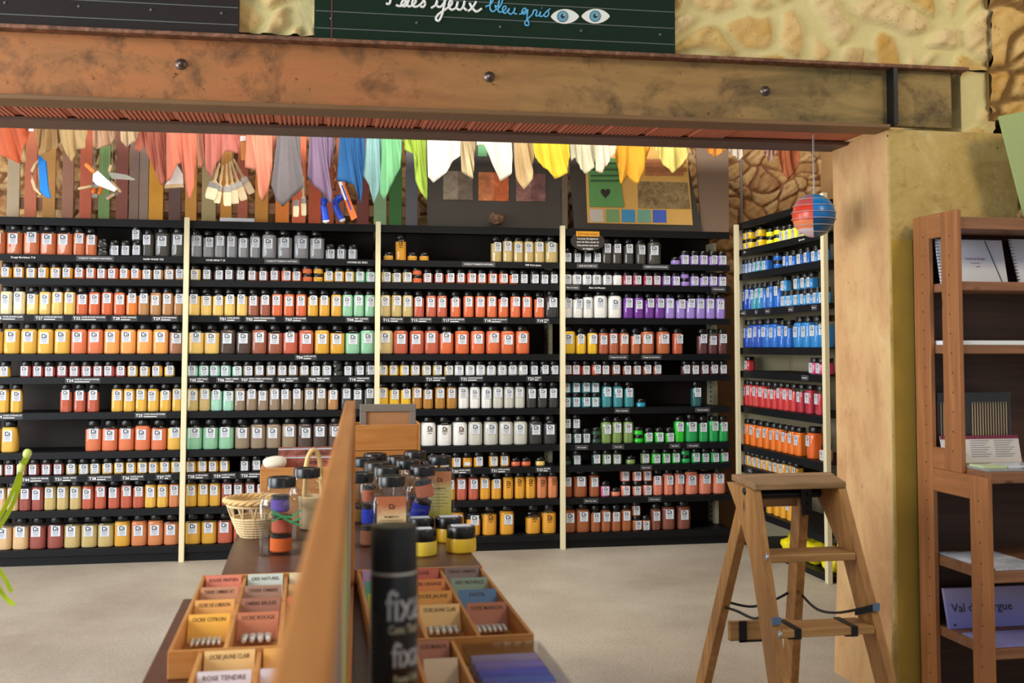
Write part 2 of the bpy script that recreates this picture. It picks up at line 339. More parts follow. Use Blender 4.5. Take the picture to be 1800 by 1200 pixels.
mb = MB(); bar(mb, XA, XB, -3.469, -3.407, 2.486, 2.501); mb.build('top_flange', M_SCALE, beam, .004)
mb = MB(); bar(mb, XA, 3.032, -3.469, -3.337, 2.242, 2.260); mb.build('bottom_flange', M_FLANGE, beam, .004)
mb = MB(); bar(mb, 3.047, 3.066, -3.468, -3.411, 2.260, 2.487); mb.build('stiffener', M_DARKSTEEL, beam, .002)
mb = MB(); bar(mb, 3.066, XB-.058, -3.434, -3.411, 2.258, 2.487); mb.build('end_plate', M_RUST, beam, .004)
for u, v in ((318, 113), (860, 135), (1345, 160)):
    p = on(u, v, 1, -3.414); mb = MB(); R = Matrix.Translation(p) @ Matrix.Rotation(PI/2, 4, 'X')
    mb.lathe([(.020, 0), (.020, .003), (.0, .004)], 20, M=R); mb.lathe([(.0125, .003), (.0125, .012), (.008, .013), (.008, .020), (0, .022)], 6, M=R)
    mb.build('bolt', plain('bolt_steel', (120, 104, 96), .4, .8), beam)
back_beam = thing('back_lintel_beam', 'dark steel joist along the back edge of the lintel', 'beam'); struct(back_beam)
mb = MB(); bar(mb, XA, 3.047, -3.109, -2.940, 2.242, 2.257); bar(mb, XA, 3.047, -2.985, -2.955, 2.257, 2.50); mb.build('bottom_flange', plain('dark_flange', (92, 66, 52), .55, var=.3, scale=9), back_beam, .003)
# ribbed bricks
mb = MB(); x = XA; k = 0
while x < 3.02:
    bar(mb, x, min(x+.180, 3.032), -3.352, -3.058, 2.261, 2.29, 0)
    if x < 2.4:
        for r in range(9):
            xr = x+.016+r*.0173
            if xr+.01 < 3.03: bar(mb, xr, xr+.0099, -3.352, -3.058, 2.2545, 2.262, 0)
    x += .184; k += 1
o = mb.build('lintel_soffit_bricks', plain('terracotta', (190, 112, 84), .8, var=.18, scale=7)); struct(o)
o['label'] = 'ribbed terracotta bricks under the lintel between the two steel joists'; o['category'] = 'bricks'

# ------------------------------------------------------------------ slate boards over the lintel
def slate_mat(name, c): return plain(name, c, .75, var=.15, scale=5, spec=.2)
def board(name, label, u0, u1, zt, color, lines):
    t = thing(name, label, 'sign', group='slate boards over the beam')
    a, b = on(u0, 60, 1, -3.451), on(u1, 60, 1, -3.451); z0 = lambda x: tz(x, 2.5025)
    mb = MB(); mb.hexa([(a.x, -3.451, z0(a.x)), (b.x, -3.451, z0(b.x)), (b.x, -3.434, z0(b.x)), (a.x, -3.434, z0(a.x))], [(a.x, -3.451, zt), (b.x, -3.451, zt), (b.x, -3.434, zt), (a.x, -3.434, zt)])
    mb.build('slate', slate_mat('slate_%d_%d_%d' % color, color), t, .002)
    mb = MB()
    for dz in lines:
        mb.hexa([(a.x+.004, -3.4525, z0(a.x)+dz), (b.x-.004, -3.4525, z0(b.x)+dz), (b.x-.004, -3.451, z0(b.x)+dz), (a.x+.004, -3.451, z0(a.x)+dz)], [(a.x+.004, -3.4525, z0(a.x)+dz+.0022), (b.x-.004, -3.4525, z0(b.x)+dz+.0022), (b.x-.004, -3.451, z0(b.x)+dz+.0022), (a.x+.004, -3.451, z0(a.x)+dz+.0022)])
    mb.build('ruled_line', plain('chalk_line', (112, 116, 118), .8), t)
    mb = MB()
    n = 5
    for i in range(n):
        x = a.x+.06+(b.x-a.x-.12)*i/(n-1); mb.lathe([(.006, 0), (.005, .003), (0, .004)], 10, M=Matrix.Translation((x, -3.451, z0(x)+.074)) @ Matrix.Rotation(PI/2, 4, 'X'))
    mb.build('screw', plain('dull_screw', (90, 92, 94), .5, .5), t)
    return t, a.x, b.x
board('slate_sign', 'dark brown slate board with ruled lines and no writing in view', -160, 420, 2.806, (40, 34, 32), (.033, .095, .158, .22))
sg, sx0, sx1 = board('slate_sign', 'dark green slate board with handwriting and two painted eyes', 552, 1187, 2.85, (16, 38, 24), (.037, .099, .162, .224))
mb = MB(); xm = on(583, 30, 1, -3.4515).x; mb.box(xm-.0018, xm+.0018, -3.4525, -3.450, tz(xm, 2.505), 2.84); mb.build('margin_line', plain('red_chalk', (120, 50, 56), .8), sg)
def zp(x, y): return on(660+x*.2389, y*.2387, 1, -3.4532)
def smooth_path(pts, n=6):
    P = [Vector(p) for p in pts]; out = []
    for i in range(len(P)-1):
        p0, p1, p2, p3 = P[max(i-1, 0)], P[i], P[i+1], P[min(i+2, len(P)-1)]
        for k in range(n):
            t = k/n; out.append(.5*((2*p1)+(p2-p0)*t+(2*p0-5*p1+4*p2-p3)*t*t+(3*p1-p0-3*p2+p3)*t**3))
    out.append(P[-1]); return out
def hand(strokes, r, mat, name):
    mb = MB()
    for s in strokes: mb.tube([zp(p.x, p.y) for p in smooth_path([(x, y, 0) for x, y in s])], r, 6)
    mb.build(name, mat, sg)
M_CHALK = plain('white_chalk_paint', (232, 232, 228), .8, var=.04); M_BLUECHALK = plain('blue_chalk_paint', (98, 178, 222), .8, var=.04)
hand([[(78, 24), (92, 30), (106, 24), (114, -10)], [(150, 38), (185, 46), (215, 30), (228, 0), (205, 5), (190, 30), (205, 46), (230, 40), (250, -10)], [(243, 5), (236, 38), (255, 48), (285, 30), (300, 8), (284, 0), (270, 20), (280, 46), (310, 48), (345, 20), (357, 2), (367, 30), (352, 52), (330, 45)],
      [(410, 60), (440, 40), (455, 5), (452, 40), (475, 52), (500, 30), (516, -4)], [(516, -4), (502, 60), (490, 110), (467, 153), (445, 140), (460, 110), (500, 80), (530, 60), (555, 40), (566, 15), (550, 8), (538, 45), (560, 72), (592, 58), (606, 14)], [(606, 14), (600, 60), (625, 72), (645, 50), (657, 8)], [(655, 20), (650, 55), (672, 76)], [(680, 82), (710, 62), (742, 12)], [(692, 22), (714, 60), (745, 86), (782, 64)]], .0046, M_CHALK, 'white_handwriting')
hand([[(810, 50), (850, 30), (872, -20), (856, -18), (845, 30), (846, 70), (866, 86), (890, 65), (880, 42), (906, 50)], [(895, 75), (925, 35), (938, -20), (915, -10), (904, 75), (925, 90), (955, 70), (962, 50), (945, 48), (935, 76), (956, 99), (986, 62)], [(984, 66), (978, 92), (1000, 104), (1020, 82), (1027, 58)], [(1025, 66), (1020, 95), (1042, 104)],
      [(1058, 106), (1085, 96), (1112, 70), (1090, 64), (1078, 96), (1100, 102), (1122, 72)], [(1122, 72), (1116, 130), (1130, 180), (1110, 187), (1100, 165), (1130, 130), (1155, 106), (1167, 76), (1190, 82), (1180, 112), (1200, 116), (1216, 86)], [(1216, 86), (1210, 116), (1230, 119), (1264, 82), (1276, 102), (1260, 123), (1240, 118)], [(1264, 82), (1286, 66)], [(1222, 58), (1225, 60)]], .0030, M_BLUECHALK, 'blue_handwriting')
for cx, cy, ix in ((1394, 121, 1377), (1620, 119, 1616)):
    def disc(rx, ry, c, y, m, name, n=28, lens=False):
        pts = []
        for i in range(n):
            a = 2*PI*i/n; x, z = math.cos(a), math.sin(a)
            if lens: z = math.copysign(abs(z)**1.5, z)
            p = zp(c[0]+rx*x, c[1]-ry*z); pts.append((p.x, p.z))
        mb = MB(); mb.prism(pts, y, y+.0012, 'y'); return mb.build(name, m, eye)
    p = zp(cx, cy); eye = bpy.data.objects.new('painted_eye', None); COL.objects.link(eye); eye.parent = sg
    disc(104, 54, (cx, cy), -3.4532, plain('eye_white', (226, 228, 222), .6, var=.03), 'eye_white', 36, True)
    disc(41, 42, (ix, cy), -3.4542, plain('eye_ring', (24, 40, 52), .6), 'iris_ring')
    disc(36, 37, (ix, cy), -3.4552, plain('eye_blue', (96, 158, 182), .6), 'iris')
    disc(15, 16, (ix, cy), -3.4562, M_INK, 'pupil'); disc(5, 5, (ix+8, cy-6), -3.4572, M_CHALK, 'glint')

# ------------------------------------------------------------------ the shelving: four bays along the back wall, one at a right angle
BX = [-1.24, 0.0, 1.24, 2.513, 3.754]
SHELF_Z = [1.967, 1.815, 1.583, 1.332, 1.185, .960, .710, .563, .342, .100]
SHELF_N = ['top', 'second', 'third', 'fourth', 'fifth', 'sixth', 'seventh', 'eighth', 'ninth', 'bottom']
RX, RY0, RY1 = 3.81, .05, -1.33
RSHELF_Z = [2.075, 1.903, 1.645, 1.378, 1.215, .968, .693, .548, .265, .035]
BAY_N = ['first bay', 'second bay', 'third bay', 'fourth bay', 'corner bay']
TAGS = {  # bay: [(shelf row, centre px, text, subtitle, style)]
 0: [(0, 37, 'Rouge Bordeaux T16', '', 's'), (0, 164, 'OCRES ET PIGMENTS NATURELS', '', 'b'), (0, 267, 'NOIR VIGNE T22', '', 's'), (2, 14, 'T26', 'OCRE JAUNE CLAIR', 't'), (2, 85, 'T27', 'OCRE JAUNE PALE', 't'), (2, 156, 'T32', 'OCRE ROUGE VELOURS', 't'), (2, 218, 'T28', 'OCRE ORANGE', 't'), (2, 289, 'T29', 'OCRE MARRON', 't'),
     (4, 147, 'T34', 'OCRE DU VATICAN ROUGE', 't'), (5, 18, 'T24', 'OCRE CITRON UP', 't'), (5, 267, 'T25', 'OCRE HAVANE DORE', 't'), (7, 68, 'T44', 'TERRE DE SIENNE', 't'), (7, 121, 'T51', 'TERRE VERTE', 't'), (7, 181, 'T38', 'OCRE ROUGE', 't'), (7, 238, 'T26', 'OCRE JAUNE', 't'), (7, 292, 'T37', 'OCRE', 't')],
 1: [(0, 377, 'NOIR MINE T 23', '', 's'), (0, 494, 'OCRES ET PIGMENTS NATURELS', '', 'b'), (0, 627, 'OXYDES DE ZINC', '', 's'), (2, 403, 'T01', 'OCRE JAUNE', 't'), (2, 457, 'T02', 'TERRE SIENNE BRULEE', 't'), (2, 519, 'T03', 'OCRE ROUGE', 't'), (2, 628, 'T04', 'VERT AMANDE', 't'), (3, 538, 'T04', 'OCRE FAUVE', 't'),
     (4, 350, 'T05', 'VERT PALE', 't'), (4, 402, 'T06', 'TERRE OMBRE', 't'), (4, 452, 'T07', 'TERRE OMBRE NATURELLE', 't'), (4, 507, 'T08', 'TERRE GRISE', 't'), (4, 562, 'T09', 'TERRE CASSEL', 't'), (4, 632, 'T10', 'TERRE NOIRE', 't'), (7, 347, 'T58', 'OCRE DORE', 't'), (7, 398, 'T59', 'OCRE FONCE', 't'), (7, 446, 'T55', 'TERRE BRULEE', 't')],
 2: [(0, 841, 'OCRES ET PIGMENTS NATURELS', '', 'b'), (0, 937, 'T08 Terre jaune', '', 's'), (2, 690, 'T12', 'TERRE JAUNE', 't'), (2, 740, 'T15', 'OCRE ROUGE', 't'), (2, 797, 'T17', 'ROUGE BRIQUE', 't'), (2, 871, 'T18', 'OCRE ROUGE VIF', 't'), (2, 954, 'T19', 'NOIR', 't'), (4, 766, 'T21', 'TERRE JAUNE', 't'), (4, 829, 'T22', 'CRAIE BLANCHE', 't'), (4, 939, 'T23', 'ARGILE', 't'), (7, 811, 'T30', 'OCRE DORE', 't'), (7, 880, 'T31', 'OCRE JAUNE', 't'), (7, 955, 'T33', 'ROUGE', 't')],
 3: [(0, 1033, 'NOIR DE FUMEE T20', '', 'b'), (0, 1154, 'PIGMENTS SYNTHETIQUES', '', 'b'), (1, 1005, 'Blanc de titane', '', 'b'), (1, 1050, 'Blanc de Meudon', '', 's'), (1, 1264, 'Violet lavande', '', 'b'), (3, 1087, 'Rouge de mars clair', '', 'b'), (3, 1145, 'Rouge de mars fonce', '', 'b'), (5, 1093, 'Bleu turquoise', '', 'b'), (5, 1234, 'Vert de cobalt', '', 'b'), (6, 1022, 'Vert oxyde', '', 'b'), (6, 1086, 'Vert olive', '', 'b'), (6, 1185, 'Vert fluo', '', 'b'), (6, 1217, 'Vert prairie', '', 'b'), (7, 1135, 'Brun clair', '', 'b'), (8, 1038, 'Brun de mars', '', 'b'), (8, 1149, 'Terre rosee', '', 'b')],
 4: [(0, 1311, 'Jaune', '', 's'), (0, 1412, 'Jaune citron', '', 's'), (2, 1306, 'Bleu outremer', '', 'b'), (2, 1330, 'Bleu', '', 'b'), (2, 1350, 'Bleu azur', '', 'b'), (2, 1391, 'Bleu cyan', '', 'b'), (2, 1432, 'Bleu ciel', '', 'b'), (4, 1414, 'Rose fuchsia', '', 'b'), (7, 1316, 'Orange', '', 'b')],
}
def shelf_tag(parent, x, z, row_text, sub, style, rot=None, lim=9):
    """a printed strip in the shelf's front edge; local x along the shelf, front at local y = 0"""
    hw = .5*(text_width(row_text, .027)+.006+min(text_width(sub, .0135), .15)+.016) if style == 't' else .5*(min(text_width(row_text, .014), .36 if len(row_text) > 22 else .2)+.024) if style == 'b' else .5*text_width(row_text, .017)
    x = max(-lim+hw, min(lim-hw, x))
    mb = MB(); T = Matrix.Translation((x, 0, z)) if rot is None else Matrix.Translation(rot) @ Matrix.Rotation(-PI/2, 4, 'Z')
    if style == 't':
        w1 = text_width(row_text, .027); wl = min(text_width(sub, .0135), .15); W = w1+.006+wl
        mb.box(-W/2-.008, W/2+.008, -.0015, 0, -.018, .018, 0, T)
        write(mb, row_text, .027, (-W/2+w1/2, -.0022, -.002), 1, T); write(mb, sub, .0135, (-W/2+w1+.006+wl/2, -.0022, .006), 1, T, wl)
        mb.box(-W/2+w1+.006, -W/2+w1+.006+wl*.62, -.0022, -.0015, -.011, -.006, 1, T)
    elif style == 'b':
        sz = .014; w = min(text_width(row_text, sz), .36 if len(row_text) > 22 else .2)
        mb.box(-w/2-.012, w/2+.012, -.0015, 0, -.014, .014, 2, T); mb.box(-w/2-.010, w/2+.010, -.002, -.0015, -.012, .012, 0, T); write(mb, row_text, sz, (0, -.0026, 0), 1, T, w)
    else:
        write(mb, row_text, .017, (0, -.002, 0), 1, T)
    mb.build('shelf_label', [M_PLATE, M_WHITE, plain('label_edge', (120, 120, 126), .5)], parent)
def make_bay(k):
    x0, x1 = BX[k]+.008, BX[k+1]-.008; cx = (x0+x1)/2
    b = thing('shelving_unit', ['black metal pigment rack bay under the plank fence, at the far end of the row', 'black metal pigment rack bay with grey jars on its top shelf', 'black metal pigment rack bay behind the spray can, under the swatch board', 'black metal pigment rack bay with the oval notice, purple and green jars'][k], 'shelving', (cx, 0, 0), 'pigment rack bays')
    w = (x1-x0)/2; loc = lambda mb, n, m, bev=0: mb.build(n, m, b, bev)
    mb = MB(); mb.box(-w, w, .40, .415, .02, 2.20); loc(mb, 'back_panel', M_BACK)
    mb = MB(); mb.box(-w, w, .0, .42, 2.187, 2.205); mb.box(-w, w, 0, .004, 2.155, 2.187); loc(mb, 'top_board', M_BLACK)
    mb = MB(); mb.box(-w, w, .02, .40, 0, .06); loc(mb, 'plinth', M_BLACK)
    for r, z in enumerate(SHELF_Z):
        mb = MB(); mb.box(-w, w, .002, .40, z-.006, z); mb.box(-w, w, 0, .003, z-.042, z)
        sh = loc(mb, 'shelf', M_BLACK)
        for rr, px_, t, sub, st in TAGS[k]:
            if rr == r: shelf_tag(sh, on(px_, 600, 1, 0).x-cx, z-.021, t, sub, st, None, w-.012)
    if k == 3 or k == 2:
        mb = MB(); mb.box(w-.03, w-.004, .25, .40, .06, 2.15); 
        loc(mb, 'inner_upright', M_CREAM)
        mb = MB()
        for z in np.arange(.1, 2.1, .035): mb.box(w-.0305, w-.0295, .31, .33, z, z+.015)
        loc(mb, 'slot_pattern', M_BLACK)
    if k < 3:
        mb = MB(); mb.box(BX[k+1]-cx-.0165, BX[k+1]-cx+.0165, -.035, -.001, 0, 2.222)
        loc(mb, 'post', M_CREAM, .002)
for k in range(4): make_bay(k)
bay = thing('shelving_unit', 'cream and black corner rack bay at a right angle, full of blue and red jars', 'shelving', (0, 0, 0), 'pigment rack bays')
mb = MB(); mb.box(3.767, 3.797, -.052, -.022, 0, 2.255); mb.build('post', M_CREAM, bay, .002)
mb = MB(); mb.box(3.785, 3.815, RY1-.04, RY1, 0, 2.30); mb.build('post', M_CREAM, bay, .002)
mb = MB(); mb.box(4.20, 4.215, RY1, RY0, .02, 2.25); mb.build('back_panel', plain('rack_beige_board', (176, 162, 132), .6), bay)
mb = MB(); mb.box(3.83, 4.2, RY0-.02, RY0-.004, .02, 2.22); mb.build('side_panel', M_CREAM, bay)
mb = MB(); mb.box(RX+.003, 4.2, RY1, RY0-.02, 2.225, 2.27); mb.build('top_board', M_BLACK, bay, .003)
mb = MB(); mb.box(RX+.02, 4.2, RY1, RY0-.02, 0, .03); mb.build('plinth', M_BLACK, bay)
for r, z in enumerate(RSHELF_Z):
    mb = MB(); mb.box(RX+.002, 4.2, RY1, RY0-.02, z-.006, z); mb.box(RX, RX+.003, RY1, RY0-.02, z-.045, z)
    sh = mb.build('shelf', M_BLACK, bay)
    for rr, px_, t, sub, st in TAGS[4]:
        if rr == r: shelf_tag(sh, 0, 0, t, sub, st, (RX, on(px_, 600, 0, RX).y, z-.022))

# ------------------------------------------------------------------ jars
def ring(w, t, z, cham=.26):
    """a square of width w with cut corners that turns into a circle as t goes to 1"""
    h = w/2; c = w*cham; pts = []
    for q in range(4):
        for p in ((h, -h+c), (h, -h+c*1.0+(w-2*c)*.5), (h, h-c), (h-c*.22, h-c*.22-c*.30), (h-c*.22-c*.30, h-c*.22)):
            a = q*PI/2; x, y = p; pts.append((x*math.cos(a)-y*math.sin(a), x*math.sin(a)+y*math.cos(a)))
    out = []
    for x, y in pts:
        r = math.hypot(x, y); k = (1-t)+t*h/r; out.append((x*k, y*k, z))
    return out
SPEC = {'L': dict(w=.098, hb=.163, rn=.037, hl=.034, rl=.0395, lab=(.056, .066, .106)), 'M': dict(w=.0715, hb=.151, rn=.029, hl=.028, rl=.032, lab=(.046, .063, .105)), 'S': dict(w=.0665, hb=.074, rn=.029, hl=.027, rl=.032, lab=(.043, .060, .038)), 'P': dict(w=.068, hb=.034, rn=.031, hl=.020, rl=.034, lab=None), 'B': dict(w=.078, hb=.050, rn=.034, hl=.021, rl=.037, lab=(.036, .036, .024))}
def logo(mb, cx, cz, s, y, m):
    """a squarish open ring with a tail and a dot"""
    o = [(-.5, -.42), (-.36, -.5), (.2, -.5), (.34, -.40), (.34, -.30), (.5, -.5), (.62, -.42), (.62, -.32), (.56, -.3), (.56, .36), (.30, .5), (-.36, .5), (-.5, .40)]
    i = [(-.27, -.28), (.2, -.28), (.30, -.1), (.30, .22), (.18, .30), (-.27, .30)]
    def seg(poly): mb.prism([(cx+x*s, cz+z*s) for x, z in poly], y-.0003, y, 'y', m)
    seg([(-.52, -.36), (-.40, -.48), (-.32, -.48), (-.32, .48), (-.40, .48), (-.52, .36)]); seg([(-.32, .30), (.22, .30), (.22, .44), (.12, .48), (-.32, .48)]); seg([(-.32, -.48), (.02, -.48), (.02, -.30), (-.32, -.30)])
    seg([(.44, -.46), (.62, -.46), (.62, .16), (.50, .26), (.44, .26)]); seg([(.10, .10), (.44, .10), (.44, .26), (.10, .26)]); seg([(.04, -.46), (.20, -.46), (.20, -.04), (.04, -.12)]); seg([(.20, -.46), (.44, -.46), (.44, -.32), (.20, -.32)]); seg([(.20, -.16), (.44, -.16), (.44, -.04), (.20, -.04)])
TPL = {}
def parts_of(kind):
    d = SPEC[kind]; w, hb = d['w'], d['hb']; P = {}
    prof = [(.90, 0, 0), (.965, 0, .003), (1, 0, .010), (1, 0, hb*.85), (.985, .10, hb*.905), (.94, .35, hb*.95), (.85, .75, hb*.983), (2*d['rn']/w, 1, hb)] if kind not in 'PB' else [(.92, .55, 0), (1, .6, .005), (1, .6, hb*.8), (.95, .9, hb)]
    mb = MB(); mb.loft([ring(w*s, t, z) for s, t, z in prof]); P['clear_body'] = mb.mesh('clear_body_'+kind, M_SHELL, 24)
    for j, fl in enumerate((.97, .85, .66)):
        if kind in 'PB': fl = .97
        g = .0014; zs = [p for p in prof if p[2] < hb*fl-.004]; 
        mb = MB(); rings = [ring(w*s-2*g, t, z+.001) for s, t, z in zs]
        nx = next(p for p in prof if p[2] >= hb*fl-.004); a = zs[-1]; k = (hb*fl-a[2])/max(1e-6, nx[2]-a[2]); rings.append(ring(w*(a[0]+(nx[0]-a[0])*k)-2*g, a[1]+(nx[1]-a[1])*k, hb*fl)); mb.loft(rings)
        P['powder%d' % j] = mb.mesh('powder_%s%d' % (kind, j), M_POWDER, 24)
    mb = MB(); hl, rl = d['hl'], d['rl']; mb.lathe([(rl*.96, hb-.002), (rl, hb+.002), (rl, hb+hl-.003), (rl*.95, hb+hl), (rl*.80, hb+hl), (rl*.78, hb+hl-.002)], 28, rib=.0007); P['lid'] = mb.mesh('lid_'+kind, M_LID, 40)
    if d['lab']:
        lw, lh, lz = d['lab']; y = -w/2-.0006
        for nm, inkm in (('label', M_INK),):
            mb = MB(); mb.box(-lw/2, lw/2, y-.0004, y, lz-lh/2, lz+lh/2, 0); logo(mb, -.002, lz+lh*.24, lw*.50, y-.0004, 1)
            for q, (f, ww) in enumerate(((-.02, .55), (-.10, .7), (-.16, .62), (-.24, .5), (-.32, .66), (-.40, .4))): mb.box(-lw*ww/2, lw*ww/2, y-.0007, y-.0004, lz+lh*f-.0012, lz+lh*f+.0012, 2)
            P[nm] = mb.mesh(nm+'_'+kind, [M_PAPER, inkm, M_GREYINK])
        mb = MB(); logo(mb, 0, lz+lh*.2, lw*.5, y, 0)
        for f, ww in ((-.1, .7), (-.3, .5)): mb.box(-lw*ww/2, lw*ww/2, y-.0003, y, lz+lh*f-.002, lz+lh*f+.002, 0)
        P['print'] = mb.mesh('print_'+kind, M_DARKPRINT)
        mb = MB(); mb.box(-lw*.45, lw*.45, y-.0004, y, .010, .034, 0); P['small_label'] = mb.mesh('small_label_'+kind, M_PAPER)
    return P
KIND_NAME = {'L': ('large_pigment_jar', 'large jar', 'large pigment jars'), 'M': ('medium_pigment_jar', 'medium jar', 'medium pigment jars'), 'S': ('small_pigment_jar', 'small jar', 'small pigment jars'), 'P': ('pigment_pot', 'flat pot', 'flat pigment pots'), 'B': ('short_pigment_jar', 'short jar', 'short pigment jars')}
for k in SPEC: TPL[k] = parts_of(k)
PROTO = {}
def proto(kind, part):
    key = (kind, part)
    if key not in PROTO:
        nm = 'powder' if part.startswith('powder') else part
        PROTO[key] = bpy.data.objects.new(nm, TPL[kind][part])
    return PROTO[key]
ROOT = bpy.data.objects.new('root', None); ROOT.empty_display_size = .02
def put_jar(kind, color, loc, rz, label, fill=0, lab='label', dz=0, dx=0, group=None):
    r = ROOT.copy(); r.name = KIND_NAME[kind][0]; COL.objects.link(r); r.location = loc; r.rotation_euler = (0, 0, rz)
    tag(r, label, 'jar', group or KIND_NAME[kind][2])
    names = ['clear_body', 'powder%d' % fill, 'lid']
    if kind != 'P' and lab: names.append(lab)
    for n in names:
        c = proto(kind, n).copy(); COL.objects.link(c); c.parent = r
        if n.startswith('powder'): c.color = tuple(min(.82, x*.96) for x in lin(color)[:3])+(1,)
        if n in ('label', 'print', 'small_label'): c.location = (dx, 0, dz); 
    return r
C = {'burnt orange': (198, 108, 66), 'deep ochre': (222, 156, 36), 'red orange': (210, 100, 54), 'bright orange': (232, 126, 42), 'tan brown': (178, 128, 80), 'cream': (232, 218, 172), 'sandy yellow': (238, 198, 104), 'yellow ochre': (226, 176, 70), 'straw yellow': (230, 192, 104), 'salmon red': (218, 116, 74), 'apricot': (236, 160, 82), 'brown': (160, 108, 78), 'rose red': (180, 86, 80),
     'maroon': (150, 72, 62), 'brick red': (186, 88, 62), 'khaki': (196, 172, 112), 'sand': (218, 180, 132), 'clay orange': (206, 126, 76), 'charcoal': (66, 64, 60), 'black': (44, 44, 44), 'grey': (140, 142, 148), 'dark brown': (74, 56, 50), 'red brown': (150, 84, 60), 'golden': (214, 160, 48), 'mint green': (138, 194, 158), 'pale mint': (160, 214, 190), 'taupe': (142, 122, 100), 'stone grey': (150, 148, 136), 'pale grey': (196, 196, 186), 'white': (232, 232, 230), 'lemon yellow': (228, 182, 36), 'olive gold': (172, 120, 44),
     'crimson': (150, 30, 62), 'violet': (116, 76, 170), 'purple': (110, 48, 150), 'lilac': (156, 130, 208), 'dark maroon': (92, 48, 50), 'rust': (172, 88, 58), 'orange brown': (180, 96, 56), 'teal': (58, 140, 150), 'deep teal': (24, 88, 92), 'dark green': (24, 62, 44), 'olive green': (122, 152, 82), 'bright green': (34, 192, 40), 'emerald': (16, 160, 80), 'walnut brown': (156, 84, 40), 'salmon pink': (220, 128, 102), 'pink': (222, 96, 150), 'chestnut': (124, 66, 50),
     'egg yellow': (248, 192, 14), 'acid yellow': (252, 232, 20), 'blue': (24, 108, 206), 'deep blue': (14, 78, 186), 'sky blue': (60, 150, 214), 'turquoise': (30, 148, 178), 'cyan': (32, 134, 210), 'scarlet': (204, 52, 54), 'carmine': (180, 38, 60), 'magenta': (206, 60, 116), 'orange': (244, 118, 24), 'dark orange': (226, 100, 24), 'ochre gold': (238, 168, 40)}
ORD = ['', 'first', 'second', 'third', 'fourth', 'fifth', 'sixth', 'seventh', 'eighth', 'ninth', 'tenth', 'eleventh', 'twelfth', 'thirteenth', 'fourteenth', 'fifteenth', 'sixteenth', 'seventeenth', 'eighteenth', 'nineteenth', 'twentieth', 'twenty-first', 'twenty-second', 'twenty-third', 'twenty-fourth']
Z1, Z2, Z3, Z4, Z5, Z6, Z7, Z8 = (0, .2667), (0, .2583), (320, .2667), (320, .2667), (660, .2667), (660, .2667), (980, .2667), (980, .2583)
